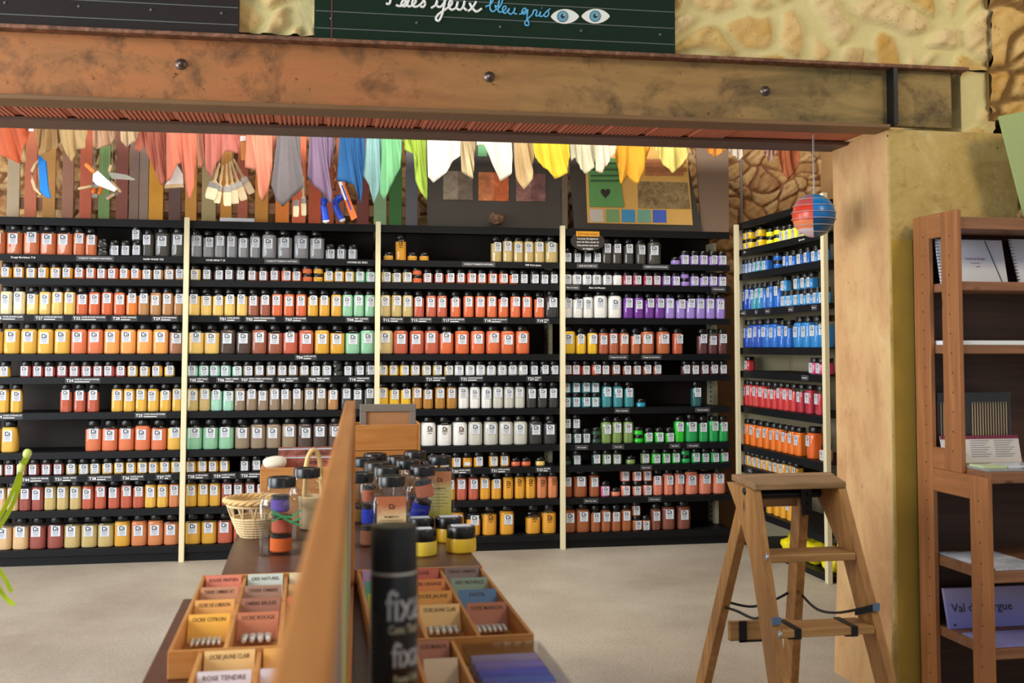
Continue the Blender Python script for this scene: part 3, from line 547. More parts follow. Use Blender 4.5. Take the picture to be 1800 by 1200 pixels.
# bay, shelf, crop frame, items: kind[+flags] colour centres.  flags: 2 a second one stacked on it, u = only the upper of a pair, n = printed without paper label, x = no label, s = small label, h = half full, m = two thirds full
ROWS = [
 (0, 0, Z1, [('Lm', 'burnt orange', [-38, 85, 195, 305, 415]), ('M', 'burnt orange', [508, 598]), ('P2', 'black', [676]), ('S', 'black', [732, 814]), ('S2', 'black', [895]), ('M', 'charcoal', [978]), ('L', 'charcoal', [1078, 1176])]),
 (0, 1, Z1, [('S', 'deep ochre', [25, 105, 190, 270, 350, 430]), ('S', 'red orange', [510, 590, 655, 735]), ('S', 'bright orange', [820, 893]), ('S', 'tan brown', [968, 1040, 1118, 1185])]),
 (0, 2, Z1, [('M', 'cream', [30, 115]), ('M', 'sandy yellow', [205]), ('M', 'straw yellow', [288, 365, 447]), ('M', 'red orange', [530, 612, 698, 776]), ('M', 'bright orange', [860]), ('M', 'tan brown', [950, 1026, 1106, 1182])]),
 (0, 3, Z1, [('L', 'yellow ochre', [-42, 75, 188, 302, 415]), ('L', 'salmon red', [522, 634]), ('L', 'apricot', [742, 848, 957, 1058]), ('L', 'brown', [1165])]),
 (0, 4, Z1, [('S', 'yellow ochre', [-52, 32]), ('S', 'rose red', [170, 250, 328, 410, 490, 570, 648, 722, 797]), ('S', 'yellow ochre', [875, 955, 1038, 1118])]),
 (0, 5, Z1, [('M', 'yellow ochre', [25, 112]), ('Mm', 'brick red', [440, 530, 618]), ('M', 'yellow ochre', [778, 858, 935, 1012, 1094, 1176])]),
 (0, 6, Z2, [('L', 'yellow ochre', [-42, 75]), ('L', 'salmon red', [645, 755, 870, 985, 1092]), ('L', 'yellow ochre', [1196])]),
 (0, 7, Z2, [('S', 'sand', [0]), ('S', 'maroon', [82, 166, 250, 333, 415]), ('S', 'khaki', [502, 585, 662]), ('S', 'yellow ochre', [745, 826, 908, 992]), ('S', 'yellow ochre', [1062, 1128, 1202])]),
 (0, 8, Z2, [('M', 'sand', [24, 108]), ('M', 'maroon', [192, 278]), ('M', 'khaki', [362, 447, 538]), ('M', 'brick red', [614, 702, 794, 880, 960]), ('M', 'yellow ochre', [1043, 1124]), ('M', 'clay orange', [1198])]),
 (0, 9, Z2, [('L', 'sand', [55, 168]), ('L', 'maroon', [282, 402]), ('Lm', 'khaki', [520, 632, 740]), ('L', 'golden', [850]), ('L', 'clay orange', [968, 1078, 1186])]),
 (1, 0, Z3, [('M', 'grey', [85, 160, 240, 316, 395, 471]), ('Lx1', 'grey', [566, 670, 778, 882]), ('S', 'grey', [972, 1046, 1120])]),
 (1, 1, Z3, [('S', 'straw yellow', [80]), ('S', 'dark brown', [156, 236, 303, 378]), ('S', 'red brown', [458, 530, 606]), ('S', 'red orange', [682, 750]), ('P2', 'red orange', [823]), ('P2', 'golden', [893]), ('S', 'yellow ochre', [967, 1042, 1114]), ('S', 'mint green', [1183, 1256])]),
 (1, 2, Z3, [('Mm', 'straw yellow', [72, 150, 230, 310, 390]), ('M', 'red brown', [466, 543]), ('M', 'red orange', [622, 702, 782]), ('M', 'golden', [860, 936, 1016]), ('M', 'mint green', [1096, 1174, 1248])]),
 (1, 3, Z3, [('Lm', 'straw yellow', [85, 196]), ('L', 'dark brown', [300, 395]), ('L', 'red brown', [502, 606]), ('L', 'brick red', [712, 818]), ('L', 'golden', [922, 1026]), ('L', 'mint green', [1130, 1232])]),
 (1, 4, Z3, [('S', 'pale mint', [62, 140, 215, 290, 365]), ('S', 'taupe', [437, 512, 588, 662, 735, 808]), ('S', 'stone grey', [882, 957]), ('P2', 'black', [1030]), ('S', 'charcoal', [1098, 1172, 1248])]),
 (1, 5, Z4, [('M', 'khaki', [65, 146]), ('M', 'pale mint', [222, 298]), ('M', 'taupe', [378, 456, 534, 610, 690, 768, 845, 922]), ('M', 'tan brown', [1000]), ('M', 'charcoal', [1088, 1166, 1242])]),
 (1, 6, Z4, [('Lm', 'mint green', [76, 180, 286]), ('L', 'taupe', [394, 500, 602, 706]), ('L', 'dark brown', [810, 912]), ('L', 'dark brown', [1016, 1120])]),
 (1, 7, Z4, [('S', 'golden', [58, 132, 208, 292]), ('S', 'dark brown', [426, 502, 580, 656])]),
 (1, 8, Z4, [('M', 'golden', [60, 136, 214]), ('M', 'maroon', [294]), ('M', 'chestnut', [374, 454, 534])]),
 (1, 9, Z4, [('L', 'golden', [66, 174]), ('L', 'brick red', [280, 386])]),
 (2, 0, Z5, [('Px', 'golden', [84]), ('Mnm', 'deep ochre', [165]), ('P', 'deep ochre', [242, 320]), ('M', 'khaki', [800, 876, 954, 1026, 1100]), ('L', 'khaki', [1184])]),
 (2, 1, Z5, [('S', 'khaki', [68, 138, 208]), ('P2', 'red orange', [275]), ('S', 'brick red', [345, 420, 494, 566]), ('S', 'red orange', [636, 704, 776, 846, 914]), ('S', 'black', [982, 1056, 1126, 1192])]),
 (2, 2, Z5, [('M', 'khaki', [66, 138, 212]), ('M', 'brick red', [288, 368, 440]), ('M', 'red orange', [530, 616, 694, 770, 846, 926, 1004, 1086]), ('L', 'black', [1176])]),
 (2, 3, Z5, [('L', 'khaki', [66]), ('L', 'brick red', [166, 276, 374]), ('L', 'red orange', [472, 574, 678, 780, 876, 974])]),
 (2, 4, Z5, [('S', 'lemon yellow', [56, 124, 194]), ('S', 'khaki', [266, 340, 412, 486]), ('S', 'white', [555, 628, 698, 768]), ('S', 'pale grey', [840, 910, 976]), ('S', 'black', [1050, 1120, 1190])]),
 (2, 5, Z6, [('M', 'lemon yellow', [56, 128, 204]), ('M', 'olive gold', [278, 350, 430, 506]), ('M', 'white', [584, 660, 736]), ('M', 'pale grey', [812, 884, 956]), ('M', 'black', [1032, 1104, 1180])]),
 (2, 6, Z6, [('Ln', 'white', [356, 460, 562]), ('L', 'pale grey', [664, 766, 866, 962]), ('L', 'black', [1060, 1158])]),
 (2, 7, Z6, [('S', 'deep ochre', [390, 462, 540]), ('Ss', 'deep ochre', [612]), ('S', 'deep ochre', [684, 784, 858]), ('P', 'red orange', [930, 998]), ('P', 'straw yellow', [1092])]),
 (2, 8, Z6, [('M', 'golden', [500]), ('M', 'brick red', [575, 652]), ('M', 'deep ochre', [728, 802]), ('Mn', 'deep ochre', [880, 956, 1026]), ('Mn', 'clay orange', [1100, 1172])]),
 (2, 9, Z6, [('L', 'deep ochre', [545]), ('Lh', 'deep ochre', [652]), ('Lmn', 'deep ochre', [758]), ('L', 'deep ochre', [874]), ('Lhn', 'deep ochre', [1046]), ('Lmn', 'deep ochre', [1150])]),
 (3, 0, Z7, [('S', 'black', [72, 135, 203, 270]), ('M', 'charcoal', [326, 400, 478, 558]), ('L', 'charcoal', [650]), ('Px', 'lilac', [790]), ('S', 'lilac', [860, 930, 990, 1055, 1114])]),
 (3, 1, Z7, [('S', 'white', [68, 134, 200, 266, 336]), ('Sx', 'white', [402]), ('S', 'crimson', [466, 530, 604, 664]), ('S', 'violet', [734, 798]), ('P2', 'lilac', [860]), ('S', 'lilac', [922, 990, 1054, 1112])]),
 (3, 2, Z7, [('M', 'white', [72, 136, 206]), ('L', 'white', [290, 386]), ('M', 'purple', [474, 544, 612, 680]), ('M', 'lilac', [750, 824, 886, 950, 1016, 1084])]),
 (3, 3, Z7, [('L', 'lemon yellow', [80]), ('M', 'lemon yellow', [158, 236]), ('M', 'rust', [310, 376]), ('M', 'orange brown', [446, 522]), ('L', 'orange brown', [602, 706]), ('M', 'brick red', [800]), ('M', 'dark maroon', [970, 1056, 1120])]),
 (3, 4, Z7, [('S', 'brick red', [60, 122, 190, 260]), ('S', 'red brown', [324, 392, 464, 530, 596, 664]), ('S', 'dark maroon', [856, 922, 990, 1052, 1114])]),
 (3, 5, Z8, [('S2', 'teal', [58, 122, 190, 262]), ('M', 'teal', [340, 416, 492]), ('P', 'turquoise', [574]), ('M', 'deep teal', [952])]),
 (3, 6, Z8, [('S2', 'dark green', [58, 128]), ('S', 'dark green', [196]), ('P2', 'dark green', [268]), ('M', 'olive green', [336, 410, 486]), ('P2', 'bright green', [556]), ('S', 'bright green', [624, 696, 766]), ('M', 'bright green', [834]), ('L', 'emerald', [922]), ('M', 'emerald', [1006, 1080, 1148])]),
 (3, 7, Z8, [('P', 'dark green', [72]), ('S', 'dark green', [134, 268]), ('S', 'olive green', [338, 410]), ('P', 'olive green', [502]), ('S', 'olive green', [602]), ('S', 'bright green', [670, 742, 810]), ('P2', 'emerald', [874]), ('S', 'emerald', [942, 1010, 1080, 1146])]),
 (3, 8, Z8, [('M', 'walnut brown', [70]), ('L', 'walnut brown', [160]), ('M', 'walnut brown', [254]), ('S', 'pink', [328]), ('Px', 'salmon pink', [398]), ('S2', 'salmon pink', [466, 544, 614]), ('M', 'salmon pink', [684, 756, 828]), ('L', 'salmon pink', [912, 1006, 1100])]),
 (3, 9, Z8, [('L', 'walnut brown', [65, 162]), ('M', 'walnut brown', [246, 320, 392, 462]), ('S2', 'walnut brown', [534]), ('S', 'walnut brown', [602]), ('M', 'chestnut', [670]), ('L', 'chestnut', [756, 860])]),
]
R1, R2 = (1260, .2667), (1260, .3583)
CORNER = [
 (0, R1, [('B2', 'egg yellow', [145, 205, 275]), ('P2', 'acid yellow', [340, 390]), ('S', 'acid yellow', [432, 472, 515]), ('B2', 'acid yellow', [562, 612, 660])]),
 (1, R1, [('S', 'blue', [132, 168, 205]), ('S', 'turquoise', [240, 272]), ('S', 'blue', [318]), ('P2', 'blue', [388]), ('S', 'blue', [455, 497, 545, 592]), ('S', 'cyan', [645, 690])]),
 (2, R1, [('M', 'deep blue', [152, 195]), ('M', 'turquoise', [238, 268]), ('M', 'blue', [302, 344, 392]), ('S2', 'sky blue', [440]), ('S', 'sky blue', [478]), ('S2', 'sky blue', [522, 568]), ('S2', 'cyan', [612]), ('S', 'sky blue', [650, 692])]),
 (3, R1, [('L', 'deep blue', [158, 208, 258]), ('L', 'blue', [312, 362]), ('M', 'blue', [414, 458]), ('L', 'cyan', [520, 574, 632, 690])]),
 (4, R1, [('S', 'scarlet', [190]), ('S', 'magenta', [622, 668, 705])]),
 (5, R2, [('M', 'scarlet', [122, 152, 182, 212, 240, 270, 300, 330, 362]), ('M', 'carmine', [398, 440, 488])]),
 (6, R2, [('M', 'orange', [134, 166, 198, 230, 262, 292, 322, 352, 384]), ('L', 'dark orange', [444]), ('S', 'clay orange', [510])]),
 (7, R2, [('S', 'ochre gold', [136, 158, 180, 204, 230, 256, 282, 310, 340, 370])]),
 (8, R2, [('M', 'ochre gold', [118, 140, 240, 276, 306, 340, 372])]),
]
def spread(items):
    """items: [pos, halfwidth, ...] nudged apart until none overlap"""
    for _ in range(60):
        for a, b in zip(items, items[1:]):
            need = a[1]+b[1]+.0032-(b[0]-a[0])
            if need > 0: a[0] -= need/2; b[0] += need/2
rj = random.Random(4)
def fill_row(items, place, where, rot0):
    n = 0
    for pos, hw, kind, fl, color in items:
        n += 1; sp = SPEC[kind]; h = sp['hb']+sp['hl']
        fill = 2 if 'h' in fl else 1 if 'm' in fl else (1 if rj.random() < .3 else 0)
        lab = 'print' if 'n' in fl else None if 'x' in fl and '1' not in fl else 'small_label' if 's' in fl else 'label'
        turn = lambda: rot0+rj.uniform(-.08, .08)
        dz = rj.uniform(-.008, .006) if kind in 'LM' else rj.uniform(-.003, .003)
        what = KIND_NAME[kind][1]
        if '2' in fl:
            lo, up = place(pos, sp['w']), place(pos+rj.uniform(-.003, .003), sp['w'])
            put_jar(kind, C[color], lo, turn(), f'{what} of {color} powder under another, {ORD[n]} along the {where}', fill, lab, dz, rj.uniform(-.006, .006))
            put_jar(kind, C[color], (up[0], up[1], up[2]+h+.0004), turn(), f'{what} of {color} powder stacked on another, {ORD[n]} along the {where}', fill, lab, dz, rj.uniform(-.006, .006))
        else:
            put_jar(kind, C[color], place(pos, sp['w']), turn(), f'{what} of {color} powder, {ORD[n]} along the {where}', fill, lab, dz, rj.uniform(-.006, .006))
for k, r, (cx0, cs), specs in ROWS:
    items = []
    for fl, color, cs_ in specs:
        kind = fl[0]
        for c in cs_: items.append([on(cx0+c*cs, 600, 1, .03).x, SPEC[kind]['w']/2, kind, fl[1:], color])
    items.sort(key=lambda a: a[0])
    for q in range(150):
        spread(items)
        lo, hi = BX[k]+.012, BX[k+1]-.012
        if items[0][0]-items[0][1] < lo and k > 0: items[0][0] = lo+items[0][1]
        if items[-1][0]+items[-1][1] > hi: items[-1][0] = hi-items[-1][1]
    fill_row(items, lambda p, w, r=r: (p, .030+w/2, SHELF_Z[r]+.0006), f'{SHELF_N[r]} shelf, {BAY_N[k]}', 0)
for r, (cx0, cs), specs in CORNER:
    items = []
    for fl, color, cs_ in specs:
        for c in cs_: items.append([-on(cx0+c*cs, 600, 0, RX+.03).y, SPEC[fl[0]]['w']/2, fl[0], fl[1:], color])
    items.sort(key=lambda a: a[0])
    for q in range(150):
        spread(items)
        if items[0][0]-items[0][1] < -RY0+.03: items[0][0] = -RY0+.03+items[0][1]
        if items[-1][0]+items[-1][1] > -RY1-.005: items[-1][0] = -RY1-.005-items[-1][1]
    fill_row(items, lambda p, w, r=r: (RX+.026+w/2, -p, RSHELF_Z[r]+.0006), f'{SHELF_N[r]} shelf, {BAY_N[4]}', -PI/2)

# ------------------------------------------------------------------ on top of the racks: the fence of painted planks, the sample boards
RT = 2.2055
def XR(u, y=.20): return on(u, 385, 1, y).x
FENCE = [(11, 33, (176, 158, 128)), (42, 63, (190, 106, 74)), (74, 96, (180, 130, 66)), (108, 128, (150, 106, 84)), (139, 160, (184, 90, 62)), (172, 192, (108, 140, 80)), (203, 224, (126, 70, 58)), (226, 243, (128, 104, 92)), (244, 260, (138, 118, 104)), (261, 286, (206, 146, 40)), (296, 317, (92, 66, 62)), (325, 345, (190, 134, 50)), (354, 379, (158, 142, 98)), (387, 407, (186, 128, 44)), (417, 435, (160, 82, 58)), (448, 471, (186, 128, 48)), (484, 508, (216, 122, 36)), (513, 537, (204, 96, 58)), (542, 564, (168, 70, 34)), (570, 586, (150, 64, 34)), (590, 605, (132, 66, 38)), (627, 648, (106, 46, 38)), (657, 679, (122, 156, 116)), (684, 706, (44, 100, 46)), (713, 734, (88, 88, 98))]
M_PAINTWOOD = objcolor('painted_wood', .6, .12, 14)
fence = thing('plank_fence', 'fence of upright planks each painted another earth colour, standing on the racks', 'fence')
for i, (u0, u1, c) in enumerate(FENCE):
    mb = MB(); mb.box(XR(u0), XR(u1), .20, .218, RT, 3.02+.02*math.sin(i*2.3))
    o = mb.build('plank', M_PAINTWOOD, fence, .002, color=c)
for z in (2.285, 2.86):
    mb = MB(); mb.box(XR(8), XR(738), .2185, .243, z, z+.075); mb.build('rail', wood('fence_rail_wood', (120, 84, 54), (164, 122, 84), 'X'), fence)
# dark board with three two-tone swatches
def XZ(u, v, y): p = on(u, v, 1, y); return (p.x, p.z)
def panel(mb, quad, y, t, m=0):
    """quad of photo points on the plane y, as a slab of thickness t in front of it"""
    P = [XZ(u, v, y) for u, v in quad]; mb.prism(P, y-t, y, 'y', m)
def grounded(quad, y, z):
    P = [list(XZ(u, v, y)) for u, v in quad]; P[0][1] = P[1][1] = z; return [tuple(p) for p in P]
def marbled(name, c, d, sc=14):
    m, nt, b = _new(name); n = noise(nt, coords(nt), sc, 5, .6, .8)
    nt.links.new(ramp(nt, n, [(.32, d), (.55, c), (.75, tuple(min(255, x+28) for x in c))]), b.inputs['Base Color']); b.inputs['Roughness'].default_value = .8; return m
M_DARKBOARD = plain('dark_grey_board', (66, 61, 56), .7, var=.12, scale=7)
bd = thing('swatch_board', 'dark grey board with three square two-tone limewash swatches', 'board')
P = grounded([(751, 400), (987, 402), (983, 232), (750, 228)], .14, RT); P = P[:2]+[(P[2][0], 2.95), (P[3][0], 2.95)]
mb = MB(); mb.prism(P, .14, .155, 'y'); mb.build('board', M_DARKBOARD, bd, .002)
for (u0, v0, u1, v1), (ca, cb) in (((779, 301, 831, 351), ((150, 136, 120), (122, 106, 92))), ((841, 303, 894, 353), ((206, 126, 80), (204, 104, 58))), ((907, 305, 959, 354), ((148, 104, 98), (124, 84, 82)))):
    um = (u0+u1)/2
    mb = MB(); panel(mb, [(u0, v1-.5), (um, v1), (um, v0), (u0, v0-.5)], .1395, .004, 0); panel(mb, [(um, v1), (u1, v1+.5), (u1, v0+.5), (um, v0)], .1395, .0041, 1)
    mb.build('swatch', [marbled('limewash_%d' % sum(ca), ca, tuple(int(x*.8) for x in ca)), marbled('limewash_%d' % sum(cb), cb, tuple(int(x*.8) for x in cb))], bd)
mb = MB(); panel(mb, [(840, 275), (856, 275), (855, 246), (840, 246)], .1395, .004); mb.build('swatch', plain('swatch_green', (96, 160, 110), .7), bd)
mb = MB(); x0, x1 = XR(986, .15), XR(998, .15); mb.box(x0+.004, x1, .15, .17, RT, 2.97); tag(mb.build('batten', plain('grey_batten', (110, 98, 84), .6), None, .002), 'narrow grey batten standing between the two dark sample boards', 'batten')
# dark board with the shutter sample
bd = thing('sample_board', 'dark grey board carrying a yellow facade sample with a green shutter', 'board')
P = grounded([(1010, 402), (1236, 405), (1205, 250), (1000, 240)], .14, RT); P = P[:2]+[(P[2][0]-.03, 2.93), (P[3][0]-.012, 2.93)]
mb = MB(); mb.prism(P, .14, .156, 'y'); mb.build('board', M_DARKBOARD, bd, .002)
def q6(*p): return [(980+x*.2444, 230+y*.2444) for x, y in p]
mb = MB(); panel(mb, q6((215, 662), (972, 678), (925, 96), (192, 40)), .1395, .004); fac = mb.build('facade', plain('facade_yellow', (222, 176, 96), .75, var=.06, scale=8), bd)
mb = MB(); panel(mb, q6((230, 545), (476, 548), (430, 200), (216, 190)), .1353, .008); sh = mb.build('shutter', plain('shutter_green', (98, 158, 92), .6, var=.06), bd)
mb = MB()
for y in (226, 272, 316, 352): panel(mb, q6((238, y+12), (430+(y-226)*.1, y+12), (430+(y-226)*.1, y), (238, y)), .1272, .003)
mb.build('louvre_groove', plain('louvre_green', (58, 98, 58), .7), sh)
hp = []
for i in range(24):
    t = 2*PI*i/24; hx = 16*math.sin(t)**3; hy = 13*math.cos(t)-5*math.cos(2*t)-2*math.cos(3*t)-math.cos(4*t); hp.append(q6((345+hx*2.2, 446-hy*2.5))[0])
mb = MB(); panel(mb, hp, .1272, .0015); mb.build('heart', plain('heart_dark', (52, 46, 38), .8), sh)
mb = MB(); panel(mb, q6((580, 556), (955, 560), (932, 372), (575, 362)), .1353, .004); mb.build('stone_sample', marbled('grey_stone_sample', (150, 128, 86), (112, 92, 60), 22), bd)
mb = MB(); 
for r in range(4):
    for c_ in range(4):
        X0 = 632+c_*74+(r % 2)*-20; mbx = [max(628, X0), min(X0+70, 930)]
        if mbx[1]-mbx[0] > 8: panel(mb, q6((mbx[0], 205+r*30+26), (mbx[1], 205+r*30+27), (mbx[1], 205+r*30), (mbx[0], 205+r*30-1)), .1353, .004)
mb.build('brick_sample', plain('sample_brick', (186, 122, 78), .8, var=.2, scale=20), bd)
for x0, x1, c in ((233, 326, (206, 200, 194)), (348, 441, (122, 164, 110)), (460, 556, (66, 150, 200)), (574, 668, (120, 176, 152)), (684, 780, (70, 104, 204))):
    mb = MB(); panel(mb, q6((x0+2, 650+x0*.012), (x1+3, 652+x0*.012), (x1, 562+x0*.01), (x0, 560+x0*.01)), .1353, .003); mb.build('colour_chip', plain('chip_%d' % sum(c), c, .6, var=.05), bd)
mb = MB(); x0, x1 = XR(1229, .17), XR(1281, .17); mb.prism([(x0+.016, RT), (x1, RT), (x1+.0, 2.95), (x0-.03, 2.95)], .165, .185, 'y'); tag(mb.build('taupe_panel', plain('taupe_board', (138, 116, 98), .6, var=.06), None, .002), 'plain taupe panel leaning at the stone wall beside the shutter sample', 'panel')
# mineral lump, card
def blob(mb, c, r, seed, n=14, m=0, k=.35, pw=6):
    rr = random.Random(seed); bm = bmesh.new(); bmesh.ops.create_icosphere(bm, subdivisions=3, radius=1); off = [Vector((rr.uniform(-1, 1), rr.uniform(-1, 1), rr.uniform(-1, 1))).normalized() for _ in range(n)]
    vs = []
    for v in bm.verts:
        d = v.co.normalized(); h = max((d.dot(o) for o in off)); s = 1+k*(h**pw-.6); vs.append((c[0]+d.x*r[0]*s, c[1]+d.y*r[1]*s, c[2]+d.z*r[2]*s))
    mb.add(vs, [tuple(v.index for v in f.verts) for f in bm.faces], m, True); bm.free()
p = on(873, 397, 1, .05); mb = MB(); blob(mb, (p.x, .05, RT+.062), (.05, .045, .045), 5, 22, 0, .55); tag(mb.build('mineral_lump', marbled('brown_mineral', (112, 80, 54), (50, 34, 24), 30)), 'knobbly brown mineral lump on the rack before the swatch board', 'mineral')
mb = MB(); a = on(386, 390, 1, .03).x; b = on(447, 390, 1, .03).x; mb.hexa([(a, .03, RT), (b, .03, RT), (b, .032, RT), (a, .032, RT)], [(a, .045, RT+.028), (b, .045, RT+.028), (b, .047, RT+.028), (a, .047, RT+.028)]); mb.box(a, b, .032, .09, RT, RT+.002)
tag(mb.build('price_card', M_PAPER), 'folded white price card lying on the rack edge under the brushes', 'card')
mb = MB(); p = on(1303, 330, 1, .52); mb.tube([(p.x, .52, 1.0), (p.x, .52, 3.4)], .011, 10)
for z in (2.4, 3.0): mb.tube([(p.x, .52, z), (p.x, .60, z)], .007, 8)
tag(mb.build('wall_conduit', plain('grey_conduit', (150, 142, 136), .5)), 'thin grey conduit pipe running up the stone wall above the corner rack', 'pipe')

# ------------------------------------------------------------------ dyed cloths on the line
YC = -.5; ZT = 2.80
M_CLOTH = objcolor('dyed_cloth', .9, .08, 40, translucent=.4)
CL = [('orange', (228, 104, 58), -30, [(-30, 250), (0, 272), (34, 287), (39, 268), (50, 236), (53, 212)]), ('tan', (204, 164, 104), 62, [(63, 240), (70, 275), (92, 259), (101, 262), (107, 240)]), ('ochre beige', (208, 176, 118), 100, [(106, 250), (126, 286), (134, 262), (150, 262), (153, 226)]),
 ('pinkish tan', (214, 172, 136), 162, [(163, 258), (173, 263), (198, 252), (206, 238), (208, 222)]), ('pale beige', (220, 192, 154), 209, [(211, 246), (222, 258), (238, 247), (245, 230)]), ('red brown', (178, 86, 66), 238, [(237, 262), (247, 268), (253, 256), (284, 327), (291, 322), (292, 262)]),
 ('terracotta', (220, 116, 86), 291, [(292, 318), (299, 316), (312, 289), (321, 286), (325, 330), (333, 354), (341, 330), (345, 270)]), ('blush', (226, 160, 134), 344, [(349, 297), (358, 291), (363, 262)]), ('rose', (196, 104, 90), 360, [(361, 296), (372, 314), (380, 290), (396, 266), (418, 270), (421, 240)]),
 ('salmon', (238, 150, 118), 433, [(430, 293), (452, 300), (454, 342), (463, 355), (471, 334), (479, 297), (480, 270), (488, 240)]), ('charcoal grey', (112, 104, 110), 489, [(477, 325), (485, 352), (497, 364), (516, 344), (534, 328), (528, 268)]), ('mauve purple', (132, 104, 142), 545, [(540, 310), (552, 328), (572, 342), (582, 361), (584, 340), (579, 300), (588, 262)]),
 ('deep blue', (8, 78, 150), 598, [(592, 318), (610, 320), (623, 326), (634, 358), (637, 330), (641, 270)]), ('pale teal', (152, 204, 208), 645, [(637, 308), (649, 326), (657, 358), (668, 330), (674, 262)]), ('mint green', (112, 192, 132), 673, [(668, 338), (675, 352), (690, 322), (703, 296), (707, 250)]),
 ('lime green', (172, 206, 60), 710, [(711, 264), (731, 272), (730, 318), (738, 338), (751, 353), (750, 300)]), ('white', (236, 234, 228), 750, [(752, 312), (762, 321), (785, 303), (797, 282), (809, 274)]), ('ivory', (216, 196, 152), 809, [(811, 301), (824, 312), (832, 315), (834, 262)]),
 ('cream white', (228, 224, 208), 836, [(838, 256), (852, 254), (862, 284), (880, 319), (899, 306), (900, 258)]), ('beige gold', (208, 178, 124), 902, [(906, 312), (914, 324), (922, 333), (936, 314), (939, 256)]), ('bright yellow', (230, 198, 28), 934, [(940, 278), (955, 292), (976, 314), (985, 311), (998, 304), (1001, 270)]),
 ('greyish cream', (216, 214, 186), 1000, [(1003, 284), (1012, 276), (1020, 298), (1031, 305), (1045, 294), (1049, 262)]), ('pinkish white', (240, 218, 194), 1047, [(1047, 300), (1057, 305), (1072, 281), (1084, 262)]), ('golden orange', (234, 166, 18), 1080, [(1083, 276), (1088, 312), (1092, 326), (1104, 308), (1112, 318), (1121, 325), (1132, 300), (1143, 262)]),
 ('pale yellow', (232, 216, 112), 1149, [(1151, 262), (1166, 286), (1182, 305), (1195, 296), (1207, 278), (1211, 258)]), ('small orange', (224, 142, 40), 1237, [(1240, 262), (1255, 278), (1276, 262)]), ('small white', (228, 214, 198), 1277, [(1281, 266), (1300, 282), (1308, 270)]), ('small mauve', (196, 150, 134), 1340, [(1343, 266), (1354, 284), (1364, 268)]), ('rust', (172, 80, 34), 1364, [(1370, 284), (1382, 318), (1402, 298), (1404, 270)])]
def interp(pts, t):
    """point at fraction t of the polyline's u-range"""
    L = [0]
    for a, b in zip(pts, pts[1:]): L.append(L[-1]+math.hypot(b[0]-a[0], b[1]-a[1]))
    s = t*L[-1]
    for i in range(len(pts)-1):
        if s <= L[i+1] or i == len(pts)-2:
            k = (s-L[i])/max(1e-6, L[i+1]-L[i]); return (pts[i][0]+(pts[i+1][0]-pts[i][0])*k, pts[i][1]+(pts[i+1][1]-pts[i][1])*k)
rc = random.Random(12)
for i, (cn, c, ul, bot) in enumerate(CL):
    ur = max(bot[-1][0], ul+12); rows, n = 16, 36; y0 = YC+(i % 2)*.07-.035; ph = rc.uniform(0, 6); fr = rc.choice((2.0, 2.6, 3.2)); rings = []
    xl, xr = XZ(ul, 240, y0)[0], XZ(ur, 240, y0)[0]
    low = [interp(bot, j/(n-1)) for j in range(n)]; low = [XZ(u, v, y0) for u, v in low]
    w = xr-xl
    mb = MB(); grid = []
    for r in range(rows+1):
        t = r/rows; row = []
        for j in range(n):
            s = j/(n-1); tx = xl+w*s; bx, bz = low[j]; z = ZT+(bz-ZT)*t; x = tx+(bx-tx)*t**1.4
            f = .35+.65*t; y = y0+.016*f*math.sin(ph+fr*2*PI*s+1.3*t)+.008*f*math.sin(ph*2+fr*4.7*PI*s-2*t)+.010*t*math.sin(6*t+ph)
            row.append((x, y, z))
        grid.append(row)
    vs = [p for row in grid for p in row]; nn = len(vs); fs = [(r*n+j, r*n+j+1, (r+1)*n+j+1, (r+1)*n+j) for r in range(rows) for j in range(n-1)]
    mb.add(vs, fs, 0, True)
    o = mb.build('dyed_cloth', M_CLOTH, None, color=tuple(int(x+(255-x)*.16) for x in c))
    sd = o.modifiers.new('thickness', 'SOLIDIFY'); sd.thickness = .0012
    tag(o, f'{cn} dyed cloth hanging from the line over the racks', 'cloth', 'dyed cloths on the line')
mb = MB(); mb.tube([(-4.4, YC, ZT), (-1, YC, ZT-.005), (2, YC, ZT-.006), (4.74, YC, ZT)], .003, 6); tag(mb.build('clothes_line', plain('cord', (190, 180, 160), .8)), 'cord stretched behind the lintel that carries the dyed cloths', 'cord')
mb = MB(); p = XZ(55, 225, YC-.05); mb.box(p[0]-.014, p[0]+.014, YC-.055, YC-.053, p[1]-.02, p[1]+.03); mb.tube([(p[0], YC-.054, p[1]+.03), (p[0], YC-.004, ZT)], .001, 5); tag(mb.build('price_tag', M_PAPER), 'small square white price tag beside the orange cloth', 'tag')

